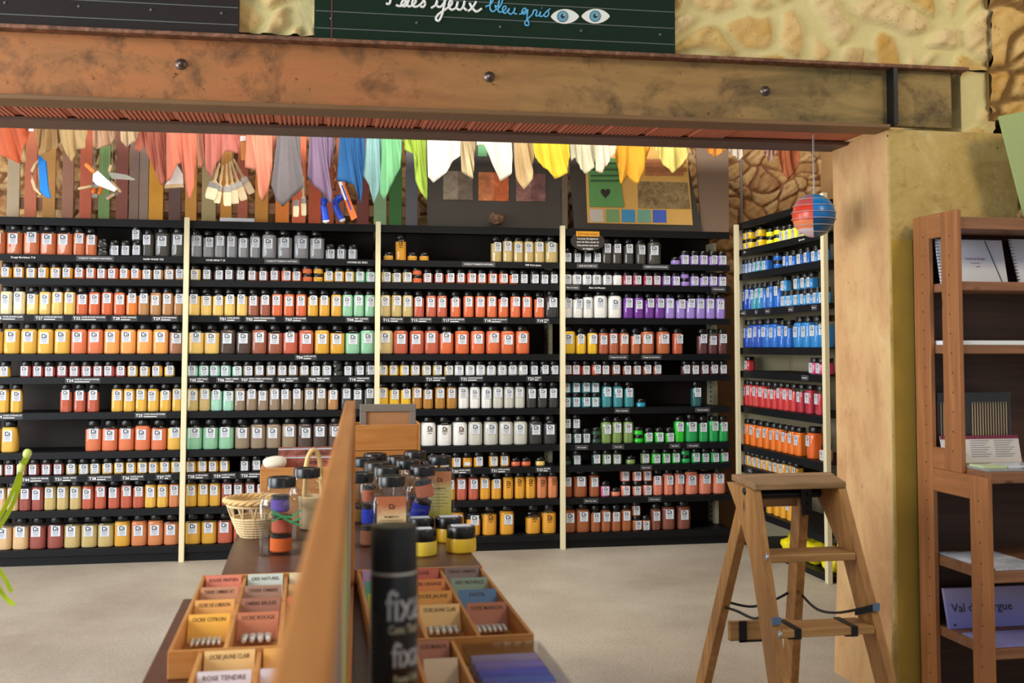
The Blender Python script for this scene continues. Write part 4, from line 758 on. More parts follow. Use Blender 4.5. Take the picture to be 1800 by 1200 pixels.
# ------------------------------------------------------------------ tools and brushes hanging from the line
YT = -.39
mb = MB(); mb.box(-4.4, 4.745, -.415, -.08, ZT, ZT+.018); tag(mb.build('hanging_rail', wood('rail_pine', (150, 110, 70), (190, 150, 100), 'X')), 'flat wooden rail behind the lintel from which the tools hang', 'rail')
M_BRISTLE = plain('pale_bristle', (222, 206, 172), .9, var=.15, scale=80); M_PALEWOOD = wood('pale_handle_wood', (206, 176, 132), (228, 204, 164), 'Z', 2); M_FERRULE = plain('tin_ferrule', (186, 186, 186), .35, .9); M_ORANGEH = plain('orange_handle', (232, 120, 30), .4); M_BLUEP = plain('blue_plastic', (20, 70, 200), .35); M_REDW = wood('reddish_handle_wood', (150, 70, 34), (190, 104, 56), 'Z', 2)
def P2(u, v, y=YT): q = on(u, v, 1, y); return Vector((q.x, y, q.z))
def brush(name, label, top, tip, wide, handle, group, y=YT, kind='flat', tie=True):
    a, b = P2(*top, y), P2(*tip, y); d = b-a; L = d.length; t = thing(name, label, 'brush', a, group)
    ax = d.normalized(); sx = Vector((0, 1, 0)).cross(ax).normalized(); R = Matrix((( sx.x, 0, -ax.x, 0), (sx.y, 1, -ax.y, 0), (sx.z, 0, -ax.z, 0), (0, 0, 0, 1)))
    M = R
    hl = L*.55
    mb = MB(); mb.loft([[(rx*math.cos(2*PI*k/10), ry*math.sin(2*PI*k/10), -z) for k in range(10)] for rx, ry, z in ((.004, .004, 0), (.0085, .007, .01), (.007, .006, hl*.3), (.0105, .008, hl*.62), (.007, .007, hl*.85), (wide*.42, .010, hl))], M=M); mb.build('handle', handle, t)
    mb = MB(); mb.box(-wide*.5, wide*.5, -.011, .011, -hl-.035, -hl+.002, M=M); mb.build('ferrule', M_FERRULE, t, .002)
    mb = MB(); mb.loft([[(-wide*a_*.5, -dy, -z), (wide*a_*.5, -dy, -z), (wide*a_*.5, dy, -z), (-wide*a_*.5, dy, -z)] for a_, dy, z in ((.96, .009, hl+.033), (1.08, .012, hl+.05), (1.04, .008, L-.012), (.86, .004, L))], M=M, smooth=False); mb.build('bristles', M_BRISTLE, t)
    if tie:
        mb = MB(); w0 = Vector((0, 0, 0)); mb.tube([w0, Vector((0, 0, ZT-a.z))], .0009, 4); mb.build('string', MATS['cord'], t)
    return t
BR = [((386, 286), (369, 350), .062, 'wide pale brush at the end of the hanging bunch'), ((392, 290), (381, 357), .038, 'narrow pale brush, second in the hanging bunch'), ((398, 287), (400, 362), .046, 'pale brush pointing straight down in the hanging bunch'), ((403, 284), (414, 358), .044, 'pale brush, fourth in the hanging bunch'), ((406, 282), (429, 352), .046, 'pale brush, fifth in the hanging bunch, slanting'), ((410, 279), (443, 340), .044, 'most slanted pale brush of the hanging bunch')]
for k, (a, b, w, lb) in enumerate(BR): brush('paint_brush', lb, a, b, w, M_PALEWOOD, 'bunch of pale brushes', YT+.024*k)
brush('paint_brush', 'pale brush with orange wood handle hanging under the grey cloth edge', (522, 318), (520, 381), .034, M_REDW, 'small brushes under the grey cloth', YT)
brush('paint_brush', 'pale brush with white handle hanging beside the grey cloth', (533, 310), (534, 379), .03, M_PALEWOOD, 'small brushes under the grey cloth', YT+.03)
def plate_tool(t, name, pts, mat, y, th=.004):
    mb = MB(); P = [P2(u, v, y) for u, v in pts]; mb.prism([(p.x-t.location.x, p.z-t.location.z) for p in P], y-th-t.location.y, y-t.location.y, 'y'); return mb.build(name, mat, t, .001)
def rod(t, name, a, b, r, mat, y, y2=None):
    A, B = P2(*a, y), P2(*b, y2 if y2 is not None else y); mb = MB(); D = B-A; n = 7
    mb.tube([A+D*(i/n)-t.location for i in range(n+1)], [r*x for x in (.7, 1, 1.08, 1, .95, 1, 1.05, .75)], 10); return mb.build(name, mat, t)
def string(t, a, y): A = P2(*a, y); mb = MB(); mb.tube([A-t.location, Vector((A.x, A.y, ZT+.003))-t.location], .001, 4); mb.build('string', MATS['cord'], t)
def hung(name, label, cat, at, y=YT, group=None): return thing(name, label, cat, P2(*at, y), group)
t = hung('plasterers_float', 'blue sponge float with pale wooden bow handle hanging before the planks', 'float', (72, 275), YT+.03)
plate_tool(t, 'sponge_blade', [(69, 273), (82, 284), (86, 330), (90, 349), (80, 346), (72, 336)], plain('float_blue', (16, 128, 222), .6), YT+.03, .03)
mb = MB(); mb.tube([P2(u, v, YT+.015)-t.location for u, v in ((72, 280), (63, 288), (56, 300), (57, 318), (62, 332), (73, 342))], .010, 10); mb.build('handle', M_PALEWOOD, t); string(t, (75, 275), YT+.02)
for k, (nm, lb, rodp, blade, hm) in enumerate([('trowel', 'small hanging trowel with bright orange handle and white blade', ((150, 288), (165, 303)), [(164, 305), (172, 300), (206, 332), (201, 337), (170, 325), (163, 318)], M_ORANGEH), ('putty_knife', 'hanging putty knife with grey leaf blade pointing sideways', ((195, 290), (192, 302)), [(190, 302), (222, 307), (238, 315), (236, 317), (196, 314)], M_PALEWOOD), ('putty_knife', 'hanging putty knife with pale handle pointing to the racks', ((137, 332), (162, 327)), [(162, 324), (174, 322), (174, 330), (162, 330)], M_PALEWOOD),
    ('scraper', 'hanging scraper with short orange handle hanging straight down', ((164, 340), (167, 326)), [(163, 340), (172, 341), (171, 348), (161, 346)], M_ORANGEH), ('scraper', 'hanging scraper with long orange handle next to the short one', ((174, 342), (179, 326)), [(172, 318), (184, 318), (182, 328), (174, 328)], M_ORANGEH), ('scraper', 'hanging scraper with pale handle under the grey blade', ((213, 338), (197, 320)), [(188, 316), (198, 318), (200, 326), (190, 324)], M_PALEWOOD), ('scraper', 'lowest hanging scraper with pale blade edge in the tool bunch', ((188, 350), (202, 341)), [(183, 345), (205, 336), (210, 341), (188, 352)], M_PALEWOOD)]):
    y = YT+.042*k; t = hung(nm, lb, 'tool', rodp[0], y, 'bunch of hanging tools'); rod(t, 'handle', *rodp, .0125 if 'orange' in lb else .010, hm, y); plate_tool(t, 'blade', blade, M_WHITE if 'white' in lb else M_FERRULE if 'grey' in lb else plain('blade_grey', (150, 146, 140), .4, .6), y+.004, .003)
    string(t, rodp[1], y)
t = hung('paint_pad', 'white block brush hanging between the terracotta cloth tails', 'brush', (308, 290)); plate_tool(t, 'bristles', [(291, 326), (323, 324), (322, 306), (312, 290), (305, 302), (300, 314)], plain('white_bristle', (236, 234, 228), .9), YT+.03, .03); plate_tool(t, 'back', [(290, 332), (324, 330), (323, 324), (291, 326)], M_PALEWOOD, YT+.03, .035); string(t, (312, 290), YT+.03)
for k, (pts, lb) in enumerate([([(571, 349), (569, 360), (571, 375), (573, 388)], 'blue handled trowel at the end of the hanging pair'), ([(602, 346), (594, 350), (590, 358), (592, 368), (597, 378), (601, 386)], 'blue handled trowel hanging beside the orange float')]):
    y = YT+.04+.06*k; t = hung('trowel', lb, 'tool', pts[0], y, 'blue handled trowels'); mb = MB(); mb.tube([p-t.location for p in smooth_path([P2(u, v, y) for u, v in pts], 5)], .0215, 12); mb.build('handle', M_BLUEP, t)
    A = P2(*pts[-1], y); mb = MB(); blob(mb, A-t.location, (.022, .022, .016), 3, 6, 0, .05); mb.build('end_cap', M_WHITE, t); plate_tool(t, 'blade', [(pts[0][0]-4, pts[0][1]-2), (pts[0][0]+6, pts[0][1]-2), (pts[0][0]+4, 310), (pts[0][0]-2, 310)], M_FERRULE, y+.02, .003); string(t, (pts[0][0]+1, 312), y+.02)
YF = YT+.02
t = hung('orange_float', 'long orange and white hanging float with blue stripe', 'tool', (597, 318), YF); plate_tool(t, 'blade', [(594, 320), (603, 316), (628, 382), (618, 388)], plain('float_orange', (222, 104, 40), .5), YF, .008); plate_tool(t, 'white_stripe', [(594.5, 321), (600, 318), (612, 350), (606, 352)], M_WHITE, YF-.0085, .001); plate_tool(t, 'blue_stripe', [(600, 326), (602, 325), (618, 368), (616, 369)], M_BLUEP, YF-.0097, .001); string(t, (599, 318), YF-.004)
t = hung('bead_strand', 'strand of reddish brown wooden beads beside the blue handles', 'beads', (584, 290), YT+.15); mb = MB()
for i, v in enumerate((296, 304, 312, 321, 331, 342)): blob(mb, P2(585+(i % 2)*3, v, YT+.15)-t.location, (.013, .013, .015), i, 5, 0, .05)
mb.tube([P2(585, 285, YT+.15)-t.location, P2(587, 345, YT+.15)-t.location], .002, 5); mb.build('bead_pattern', M_REDW, t); string(t, (585, 285), YT+.15)
t = hung('paint_brush', 'flat brush with white ferrule showing above the rose cloth gap', 'brush', (428, 243)); plate_tool(t, 'ferrule', [(422, 249), (437, 248), (437, 240), (423, 240)], M_WHITE, YT, .02); plate_tool(t, 'handle', [(424, 282), (433, 282), (436, 249), (424, 249)], plain('honey_wood', (196, 130, 54), .5), YT-.002, .014); string(t, (429, 240), YT-.01)

# ------------------------------------------------------------------ the colour lantern that hangs in the opening
c = Vector((2.830, -3.205, 1.922)); t = thing('colour_lantern', 'round hanging ornament, red on one half, blue on the other, banded by rings', 'ornament', c)
mb = MB(); r0 = .090
def cap(u, v): return None
for half, a0, a1 in ((0, math.radians(62), math.radians(242)), (1, math.radians(-118), math.radians(62))):
    n = 18; rings = []
    for i in range(15):
        ph = -PI/2*.97+PI*.97*i/14; rings.append([(r0*.97*math.cos(ph)*math.cos(a0+(a1-a0)*j/n), r0*.97*math.cos(ph)*math.sin(a0+(a1-a0)*j/n), r0*math.sin(ph)) for j in range(n+1)])
    mb.loft(rings, half, False, False, True, False)
def band(name, top, bot):
    m, nt, b = _new(name); tcn = N(nt, 'ShaderNodeTexCoord'); sp = N(nt, 'ShaderNodeSeparateXYZ'); nt.links.new(tcn.outputs['Generated'], sp.inputs[0])
    r_ = ramp(nt, sp.outputs[2], top); r_.node.color_ramp.interpolation = 'CONSTANT'; nt.links.new(r_, b.inputs['Base Color']); b.inputs['Roughness'].default_value = .3; return m
mb.build('shade', [band('lantern_reds', [(0, (224, 196, 200)), (.18, (232, 130, 84)), (.36, (222, 74, 40)), (.54, (216, 60, 40)), (.72, (196, 84, 84)), (.88, (150, 120, 140))], None), band('lantern_blues', [(0, (10, 70, 110)), (.2, (16, 70, 110)), (.4, (0, 100, 170)), (.6, (0, 120, 200)), (.8, (30, 140, 210))], None)], t)
mb = MB()
for i in range(6):
    z = r0*(-.78+.30*i); rr = math.sqrt(max(0, r0*r0-z*z))*1.0+.0015; mb.tube([(rr*math.cos(2*PI*j/36), rr*math.sin(2*PI*j/36), z) for j in range(37)], .0013, 5, caps=False)
mb.build('ring_pattern', plain('clear_ring', (190, 180, 176), .3), t)
mb = MB(); mb.tube([(0, 0, r0), (0, 0, 2.262-c.z)], .0017, 6); mb.tube([(.005, 0, r0), (.005, 0, 2.262-c.z)], .0012, 6); mb.build('hanger', plain('nylon', (200, 200, 196), .4), t)

# ------------------------------------------------------------------ the middle table and what stands on it
M_TABLE = wood('dark_table_wood', (78, 46, 34), (108, 66, 50), 'X', .8, .35)
M_PINE = wood('tray_pine', (196, 128, 62), (224, 164, 92), 'X', 1.2, .5); M_PINEY = wood('tray_pine_long', (196, 128, 62), (224, 164, 92), 'Y', 1.2, .5)
T1 = .75; tb = thing('display_table', 'dark brown table carrying the clear jars, basket and yellow pots', 'table', (.925, -3.7, 0))
mb = MB(); mb.box(-.367, .365, -.52, .75, T1-.04, T1); mb.build('tabletop', M_TABLE, tb, .004)
mb = MB(); mb.box(-.33, .33, -.48, .71, T1-.11, T1-.04); mb.build('apron', M_TABLE, tb)
for x in (-.33, .27):
    for y in (-.48, .65): mb = MB(); mb.box(x, x+.06, y, y+.06, 0, T1-.04); mb.build('leg', M_TABLE, tb, .003)
T2 = .69; tb2 = thing('low_display_table', 'lower dark table in front, carrying the trays of paint tubes', 'table', (.9, -5.4, 0))
mb = MB(); mb.box(-.44, .405, -1.25, 1.168, T2-.035, T2); mb.build('tabletop', M_TABLE, tb2, .004)
mb = MB(); mb.box(-.40, .37, -1.2, 1.12, T2-.10, T2-.035); mb.build('apron', M_TABLE, tb2)
for x in (-.41, .315):
    for y in (-1.21, 1.07): mb = MB(); mb.box(x, x+.06, y, y+.06, 0, T2-.035); mb.build('leg', M_TABLE, tb2, .003)

def bigjar(label, u, Z, lab=None, turn=0.0, w=.112):
    p = deep(u, 700, Z); s = 1.0; h = .19
    t = thing('clear_display_jar', label, 'jar', (p.x, p.y, T1+.0005), 'clear square jars on the table', turn)
    mb = MB()
    mb.loft([ring(w*a, tt, z, .22) for a, tt, z in ((.9, 0, 0), (.97, 0, .004), (1, 0, .014), (1, 0, .150), (.985, .1, .165), (.93, .4, .178), (.82, .8, .188), (.74, 1, .194), (.74, 1, .204))], cap1=False); mb.build('clear_body', M_JAR, t, sharp=24)
    mb = MB(); mb.lathe([(.040, .199), (.0435, .201), (.0435, .226), (.0415, .230), (.033, .230), (.031, .227)], 36, rib=.0006); mb.build('lid', M_LID, t, sharp=40)
    if lab:
        w_, z0, z1, m = lab
        mb = MB(); y = -.0568; mb.box(-w_/2, w_/2, y-.0006, y, z0, z1, 0); logo(mb, 0, z1-.03, .016, y-.0006, 1); write(mb, 'PIGMENTS', .0095, (0, y-.001, z1-.062), 1)
        for k in range(5): mb.box(-w_*.36, w_*(.36 if k % 2 else .22), y-.0009, y-.0006, z1-.082-k*.011, z1-.0805-k*.011, 1)
        mb.box(-w_*.4, w_*.4, y-.0009, y-.0006, z1-.0715, z1-.0705, 1)
        mb.build('label', [m, M_DARKPRINT], t)
    return t
def inner(parent, name, c, r, h, color, tilt=(0, 0, 0), lid=True, label='small jar'):
    """a little jar lying inside a clear jar: a thing of its own"""
    o = thing(name, label, 'jar', parent.location+Vector(c)); o.rotation_euler = tilt
    mb = MB(); mb.lathe([(r*.9, 0), (r, .004), (r, h*.72), (r*.85, h*.78)], 18); mb.build('powder', M_POWDER, o, color=color, sharp=30)
    if lid: mb = MB(); mb.lathe([(r*.92, h*.76), (r*.98, h*.78), (r*.98, h-.002), (r*.9, h)], 20); mb.build('lid', M_LID, o, sharp=40)
    return o
def label_mat(name, top, mid, low):
    m, nt, b = _new(name); tcn = N(nt, 'ShaderNodeTexCoord'); sp = N(nt, 'ShaderNodeSeparateXYZ'); nt.links.new(tcn.outputs['Generated'], sp.inputs[0]); n = noise(nt, coords(nt), 30, 4, .6, .5)
    ad = N(nt, 'ShaderNodeMath', operation='MULTIPLY_ADD'); nt.links.new(n, ad.inputs[0]); ad.inputs[1].default_value = .35; nt.links.new(sp.outputs[2], ad.inputs[2])
    nt.links.new(ramp(nt, ad.outputs[0], [(.2, low), (.75, mid), (1.12, top)]), b.inputs['Base Color']); b.inputs['Roughness'].default_value = .5; return m
L_TAN = label_mat('tan_label', (190, 110, 70), (228, 196, 146), (222, 184, 112)); L_GREEN = label_mat('green_tan_label', (200, 130, 86), (212, 196, 130), (190, 178, 70))
jl = bigjar('clear square jar holding violet, red and orange jars, beside the wicker basket', 497, 3.37, w=.128)
inner(jl, 'small_pigment_jar', (0, 0, .005), .033, .055, C['dark orange'], label='small orange jar at the bottom of the clear jar by the basket')
inner(jl, 'small_pigment_jar', (.002, 0, .062), .031, .055, C['brick red'], label='small red jar in the middle of the clear jar by the basket')
o = inner(jl, 'small_pigment_jar', (-.004, .0, .125), .028, .05, (96, 66, 160), label='small violet jar at the top of the clear jar by the basket')
mb = MB()
for k in range(3): mb.strip([jl.location+Vector((-.03+.03*j, -.042+.004*math.sin(j+k), .10+.012*k+.014*math.sin(j*1.7+k))) for j in range(4)], .006, (0, -1, .2), .0008)
tag(mb.build('green_ribbon', plain('ribbon_green', (40, 150, 90), .5)), 'curl of green ribbon inside the clear jar by the basket', 'ribbon')
bigjar('clear square jar half hidden behind the orange wooden display panel', 541, 3.62)
ja = bigjar('clear square jar with wide tan label, foremost behind the spray can', 689, 3.40, (.088, .020, .174, L_TAN), turn=-.05)
jb = bigjar('clear square jar stacked with terracotta, blue and golden jars', 743, 3.68)
inner(jb, 'small_pigment_jar', (0, 0, .003), .033, .055, C['golden'], label='small golden jar at the bottom of the stacked clear jar')
inner(jb, 'small_pigment_jar', (-.012, -.004, .062), .031, .062, (40, 50, 180), (.1, .25, 0), label='small royal blue jar tilted inside the stacked clear jar')
inner(jb, 'small_pigment_jar', (.012, -.004, .128), .030, .055, (214, 110, 66), (0, -.2, 0), label='small terracotta jar at the top of the stacked clear jar')
bigjar('clear square jar with tall greenish tan label beside the shelves', 773, 4.02, (.085, .01, .180, L_GREEN), turn=-.1)
jc = bigjar('clear square jar with a blue jar inside, showing past the display panel', 634, 3.49)
inner(jc, 'small_pigment_jar', (.03, 0, .07), .024, .06, (40, 60, 190), label='small blue jar inside the jar beside the display panel'); inner(jc, 'small_pigment_jar', (.03, 0, .138), .022, .05, (190, 100, 60), label='small brown jar on top of the blue one in a clear jar'); inner(jc, 'small_pigment_jar', (.028, 0, .003), .026, .06, (150, 86, 54), label='small brown jar under the blue one in a clear jar')
for k, (u, Z, lb) in enumerate(((680, 3.65, 'clear square jar directly behind the jar with wide tan label'), (662, 3.80, 'clear square jar, nearest lid of the receding file'), (640, 3.95, 'clear square jar, middle lid of the receding file'), (660, 4.12, 'clear square jar, farthest lid of the receding file'), (717, 3.88, 'clear square jar in the middle of the jar cluster'), (700, 4.02, 'clear square jar between the cluster and the greenish label'), (730, 4.2, 'clear square jar farthest back, before the wooden box'))):
    j = bigjar(lb, u, Z, turn=.06*((k % 3)-1))
    inner(j, 'small_pigment_jar', (.0, 0, .004), .036, .06, [(180, 96, 70), (96, 120, 160), (200, 150, 70), (150, 60, 60), (90, 140, 150), (200, 120, 80), (170, 70, 60)][k], label='small %s jar at the bottom of the clear jar %s' % (['terracotta', 'slate blue', 'ochre', 'dark red', 'grey teal', 'clay', 'brick'][k], ['behind the wide tan label', 'nearest in the file', 'midway in the file', 'farthest in the file', 'amid the cluster', 'near the greenish label', 'before the wooden box'][k]))
def ypot(label, u, v, c, r=.047):
    p = on(u, v, 2, T1); t = thing('yellow_pigment_pot', label, 'pot', (p.x, p.y+r, T1+.0005), 'yellow pots on the table')
    mb = MB(); mb.lathe([(r*.9, 0), (r*.98, .004), (r, .012), (r, .036), (r*.97, .044)], 32); mb.build('powder', plain('pot_'+label[:12], c, .3, coat=.4), t, sharp=30)
    mb = MB(); mb.lathe([(r*.93, .042), (r*.96, .044), (r*.96, .072), (r*.9, .078), (0, .078)], 36, rib=.0006, cap1=False); mb.build('lid', M_LID, t, sharp=40)
    mb = MB(); mb.box(-.030, .030, -.018, .024, .0785, .0795); mb.build('label', M_PAPER, t)
ypot('pale yellow flat pot with black lid, partly behind the spray can', 744, 980, (236, 206, 70)); ypot('golden yellow flat pot with black lid at the table corner', 814, 974, (236, 192, 44)); ypot('golden flat pot behind the two front yellow pots', 792, 955, (228, 176, 30)); ypot('yellow flat pot directly behind the pale yellow one', 741, 957, (228, 190, 60))
# baskets
def basket(name, label, c, r0, r1, h, handle=False):
    t = thing(name, label, 'basket', c); mb = MB(); n = 26
    for i in range(int(h/.0085)):
        f = i/(h/.0085); r = r0+(r1-r0)*f**.8
        if .55 < f < .8: continue
        mb.tube([(r*math.cos(2*PI*k/52)*(1+.022*math.sin(PI*k+PI*(i % 2))), r*math.sin(2*PI*k/52)*(1+.022*math.sin(PI*k+PI*(i % 2))), .004+h*f) for k in range(53)], .0044, 5, caps=False)
    mb.build('weave', M_WICK, t)
    mb = MB()
    for k in range(n): a = 2*PI*k/n; mb.tube([((r0+(r1-r0)*f**.8)*math.cos(a+f*.25*(k % 2*2-1)), (r0+(r1-r0)*f**.8)*math.sin(a+f*.25*(k % 2*2-1)), .002+h*f) for f in (0, .2, .4, .6, .8, 1)], .0030, 5)
    mb.build('stakes_lattice', M_WICK, t)
    mb = MB()
    for q in range(3): mb.tube([((r1+.005*math.cos(k*.9+q*2.1))*math.cos(2*PI*k/60), (r1+.005*math.cos(k*.9+q*2.1))*math.sin(2*PI*k/60), h+.005*math.sin(k*.9+q*2.1)) for k in range(61)], .006, 6, caps=False)
    mb.build('rim', plain('rim_wicker', (224, 182, 120), .6, var=.2, scale=40), t)
    mb = MB(); mb.lathe([(r0, 0), (r0, .004), (0, .004)], 26, cap1=False); mb.build('base', M_WICK, t)
    if handle:
        mb = MB(); mb.tube([(.06*math.cos(a), 0, h+.09*max(0, math.sin(a))+(.0 if math.sin(a) > 0 else 0)) for a in [PI*k/16 for k in range(17)]], .010, 8); mb.build('handle', M_CANE, t)
    return t
M_WICK = plain('pale_wicker', (228, 200, 150), .6, var=.2, scale=50); M_CANE = plain('cane', (230, 192, 122), .5, var=.1)
p = on(440, 949, 2, T1); basket('wicker_basket', 'round pale wicker basket with open-work side on the table corner', (p.x+.012, p.y+.065, T1+.0005), .047, .098, .122)
# crate with cotton, boxed earths and a cane loop
p = deep(510, 800, 3.97); cr = thing('wooden_crate', 'shallow orange wooden crate behind the wicker basket, cotton on its corner', 'crate', (p.x+.03, p.y+.075, T1+.0005))
mb = MB(); mb.box(-.135, .14, -.09, -.078, 0, .192); mb.build('front_panel', M_PINE, cr, .002); mb = MB(); mb.box(-.135, .14, .078, .09, 0, .192); mb.build('rear_panel', M_PINE, cr, .002)
for x in (-.135, .128): mb = MB(); mb.box(x, x+.012, -.078, .078, 0, .192); mb.build('side_panel', M_PINEY, cr, .002)
mb = MB(); mb.box(-.123, .128, -.078, .078, .16, .168); mb.build('shelf', M_PINE, cr)
q = cr.location; mb = MB(); blob(mb, (q.x-.085, q.y-.035, q.z+.206), (.045, .034, .026), 9, 14, 0, .15); tag(mb.build('cotton_wad', plain('cotton', (236, 226, 206), .95)), 'wad of cream cotton in the orange crate behind the basket', 'cotton')
for k, (dy, z1, c) in enumerate(((.0, .225, (172, 96, 78)), (.045, .252, (150, 84, 66)))):
    t = thing('card_box', ['lower red-brown printed box in the orange crate', 'taller red-brown printed box at the back of the crate'][k], 'box', (q.x+.025, q.y+dy, q.z+.1685))
    mb = MB(); mb.box(-.10, .098, -.012, .022, 0, z1-.168); mb.build('carton', marbled('earth_card_%d' % k, c, tuple(int(x*.6) for x in c), 40), t, .001)
    mb = MB(); mb.box(-.10, .098, -.0128, -.012, z1-.175, z1-.1705, 0); write(mb, 'Terre', .02, (.02, -.0128, z1-.19), 1); mb.build('print', [M_PAPER, M_INK], t)
p = deep(551, 800, 3.80); ly = thing('cane_basket', 'small basket with arched cane handle behind the half hidden jar', 'basket', (p.x, p.y, T1+.0005))
mb = MB(); mb.lathe([(.036, 0), (.044, .004), (.05, .11), (.046, .114), (.040, .01), (0, .008)], 26, cap0=True, cap1=False); mb.build('body', M_WICK, ly, sharp=40)
mb = MB(); mb.tube([(.026*math.cos(a), .012*math.cos(a), .17+.10*math.sin(a)**.8 if math.sin(a) > 0 else .17) for a in [PI*k/14 for k in range(15)]]+[(-.030, 0, .10)], .009, 8); mb.tube([(.026, .012, .17), (.034, 0, .10)], .009, 8); mb.build('handle', M_CANE, ly)
# wooden display box with grey frame
p = deep(682, 760, 4.45); x0 = deep(617, 760, 4.45).x; x1 = deep(740, 760, 4.45).x; yb = p.y
wb = thing('wooden_display_box', 'tall orange pine box behind the clear jars', 'box', ((x0+x1)/2, yb, T1+.0005)); w = (x1-x0)/2
zt = deep(690, 746, 4.45).z-T1; mb = MB()
for k in range(3): mb.box(-w, w-.012, -.008, .008, zt*k/3+.001, zt*(k+1)/3-.001)
mb.build('front_panel', wood('box_pine', (186, 116, 48), (216, 150, 78), 'X', .8, .5), wb, .002)
mb = MB(); mb.box(w-.012, w, -.006, .16, 0, zt+.004); mb.build('side_panel', M_PINEY, wb, .002); mb = MB(); mb.box(-w, -w+.012, .008, .16, 0, zt); mb.build('side_panel', M_PINEY, wb, .002); mb = MB(); mb.box(-w, w-.012, .148, .16, 0, zt); mb.build('rear_panel', M_PINE, wb)
x0, x1 = deep(632, 725, 4.52).x, deep(731, 725, 4.52).x; zf = deep(690, 710, 4.52).z; w2 = (x1-x0)/2
fr = thing('grey_picture_frame', 'grey frame with brown board standing in the pine box', 'frame', ((x0+x1)/2, wb.location.y+.055, T1+.0005)); G = plain('grey_frame_wood', (128, 118, 108), .6); b0 = .012
for nm, b in (('top_rail', (-w2, w2, -.01, .01, zf-T1-.03, zf-T1)), ('bottom_rail', (-w2+.026, w2-.026, -.01, .01, 0, .03)), ('stile', (-w2, -w2+.026, -.01, .01, .0, zf-T1-.03)), ('stile', (w2-.026, w2, -.01, .01, .0, zf-T1-.03))): mb = MB(); mb.box(*b); mb.build(nm, G, fr, .002)
mb = MB(); mb.box(-w2+.026, w2-.026, .0, .006, .03, zf-T1-.03); mb.build('backing_board', plain('brown_board', (176, 124, 80), .7), fr)

# ------------------------------------------------------------------ trays of paint tubes with colour cards
M_CARD = objcolor('card_paint', .6, .04, 20); M_TUBE = plain('tube_metal', (206, 204, 198), .3, .55, var=.08, scale=60)
def card(label, x, y, z, w, h, color, text, group):
    t = thing('colour_card', label, 'card', (x, y, z), group); t.rotation_euler = (math.radians(-32), 0, 0)
    mb = MB(); mb.box(-w/2, w/2, -.002, .002, 0, h); mb.build('plate', M_CARD, t, color=color)
    if text: mb = MB(); write(mb, text, .013, (0, -.0025, h-.014), 0, None, min(text_width(text, .013), w*.8)); mb.build('print', M_DARKPRINT, t)
NT = [0]
def tube(x, y, z, rz, label, L=.075, r=.011):
    t = thing('paint_tube', label, 'tube', (x, y, z+r), 'paint tubes in the trays', rz)
    mb = MB(); mb.loft([[(rx*math.cos(2*PI*k/12), yy, rz_*math.sin(2*PI*k/12)) for k in range(12)] for rx, rz_, yy in ((.7*r, .7*r, 0), (r, r, .006), (r, r, L*.4), (r*1.1, r*.7, L*.75), (r*1.25, r*.12, L))]); mb.build('tube_body', M_TUBE, t, sharp=40)
    mb = MB(); mb.loft([[(a*math.cos(2*PI*k/12), yy, a*math.sin(2*PI*k/12)) for k in range(12)] for a, yy in ((r*.62, .001), (r*.66, -.004), (r*.62, -.014), (r*.5, -.016))]); mb.build('cap', plain('tube_cap', (232, 230, 224), .35), t, sharp=40)
rt = random.Random(3)
def tray(label, x0, x1, y0, y1, ncol, cells, hgt=.058, rows=5, where=''):
    """cells: {(row from the back, column): (card colour, text, number of tubes)}"""
    z = T2+.0005; t = thing('paint_tray', label, 'tray', ((x0+x1)/2, (y0+y1)/2, z), 'wooden trays of paint tubes'); cx, cy = (x0+x1)/2, (y0+y1)/2; W, D = (x1-x0)/2, (y1-y0)/2; th = .009
    mb = MB(); mb.box(-W, W, -D, -D+th, 0, hgt); mb.build('front_panel', M_PINE, t, .0015); mb = MB(); mb.box(-W, W, D-th, D, 0, hgt+.006); mb.build('rear_panel', M_PINE, t, .0015)
    for s in (-1, 1): mb = MB(); mb.box(s*W-(th if s > 0 else 0), s*W+(th if s < 0 else 0), -D+th, D-th, 0, hgt); mb.build('side_panel', M_PINEY, t, .0015)
    mb = MB(); mb.box(-W+th, W-th, -D+th, D-th, 0, .006); mb.build('base', M_PINE, t)
    cw = (2*W-th)/ncol; ch = (2*D-th)/rows
    for c in range(1, ncol): xx = -W+th/2+c*cw; mb = MB(); mb.box(xx-th/2, xx+th/2, -D+th, D-th, .006, hgt-.002); mb.build('divider', M_PINEY, t, .001)
    for (r, c), (col, text, nt_) in cells.items():
        xc = cx-W+th/2+cw*(c+.5); yback = cy+D-th/2-ch*r
        nm = f'{ORD[r+1]} row, {ORD[c+1]} column, {where}'
        card(f'{(text.lower()+" printed") if text else "plain"} card, {nm}', xc, yback-.052, z+.0075, cw-th-.008, .068, col, text, 'colour cards in the trays')
        for k in range(nt_):
            n = max(1, nt_); wx = (cw-th-.03)
            tube(xc-wx/2+wx*(k+.5)/n, yback-ch+.036+rt.uniform(0, .006), z+.0065+.012, rt.uniform(-.05, .05), f'silver paint tube, {ORD[k+1]} in its cell, {nm}', .044, min(.0125, wx/n*.46))
XL0, XL1 = .510, .852; XRr0, XRr1 = .932, 1.286
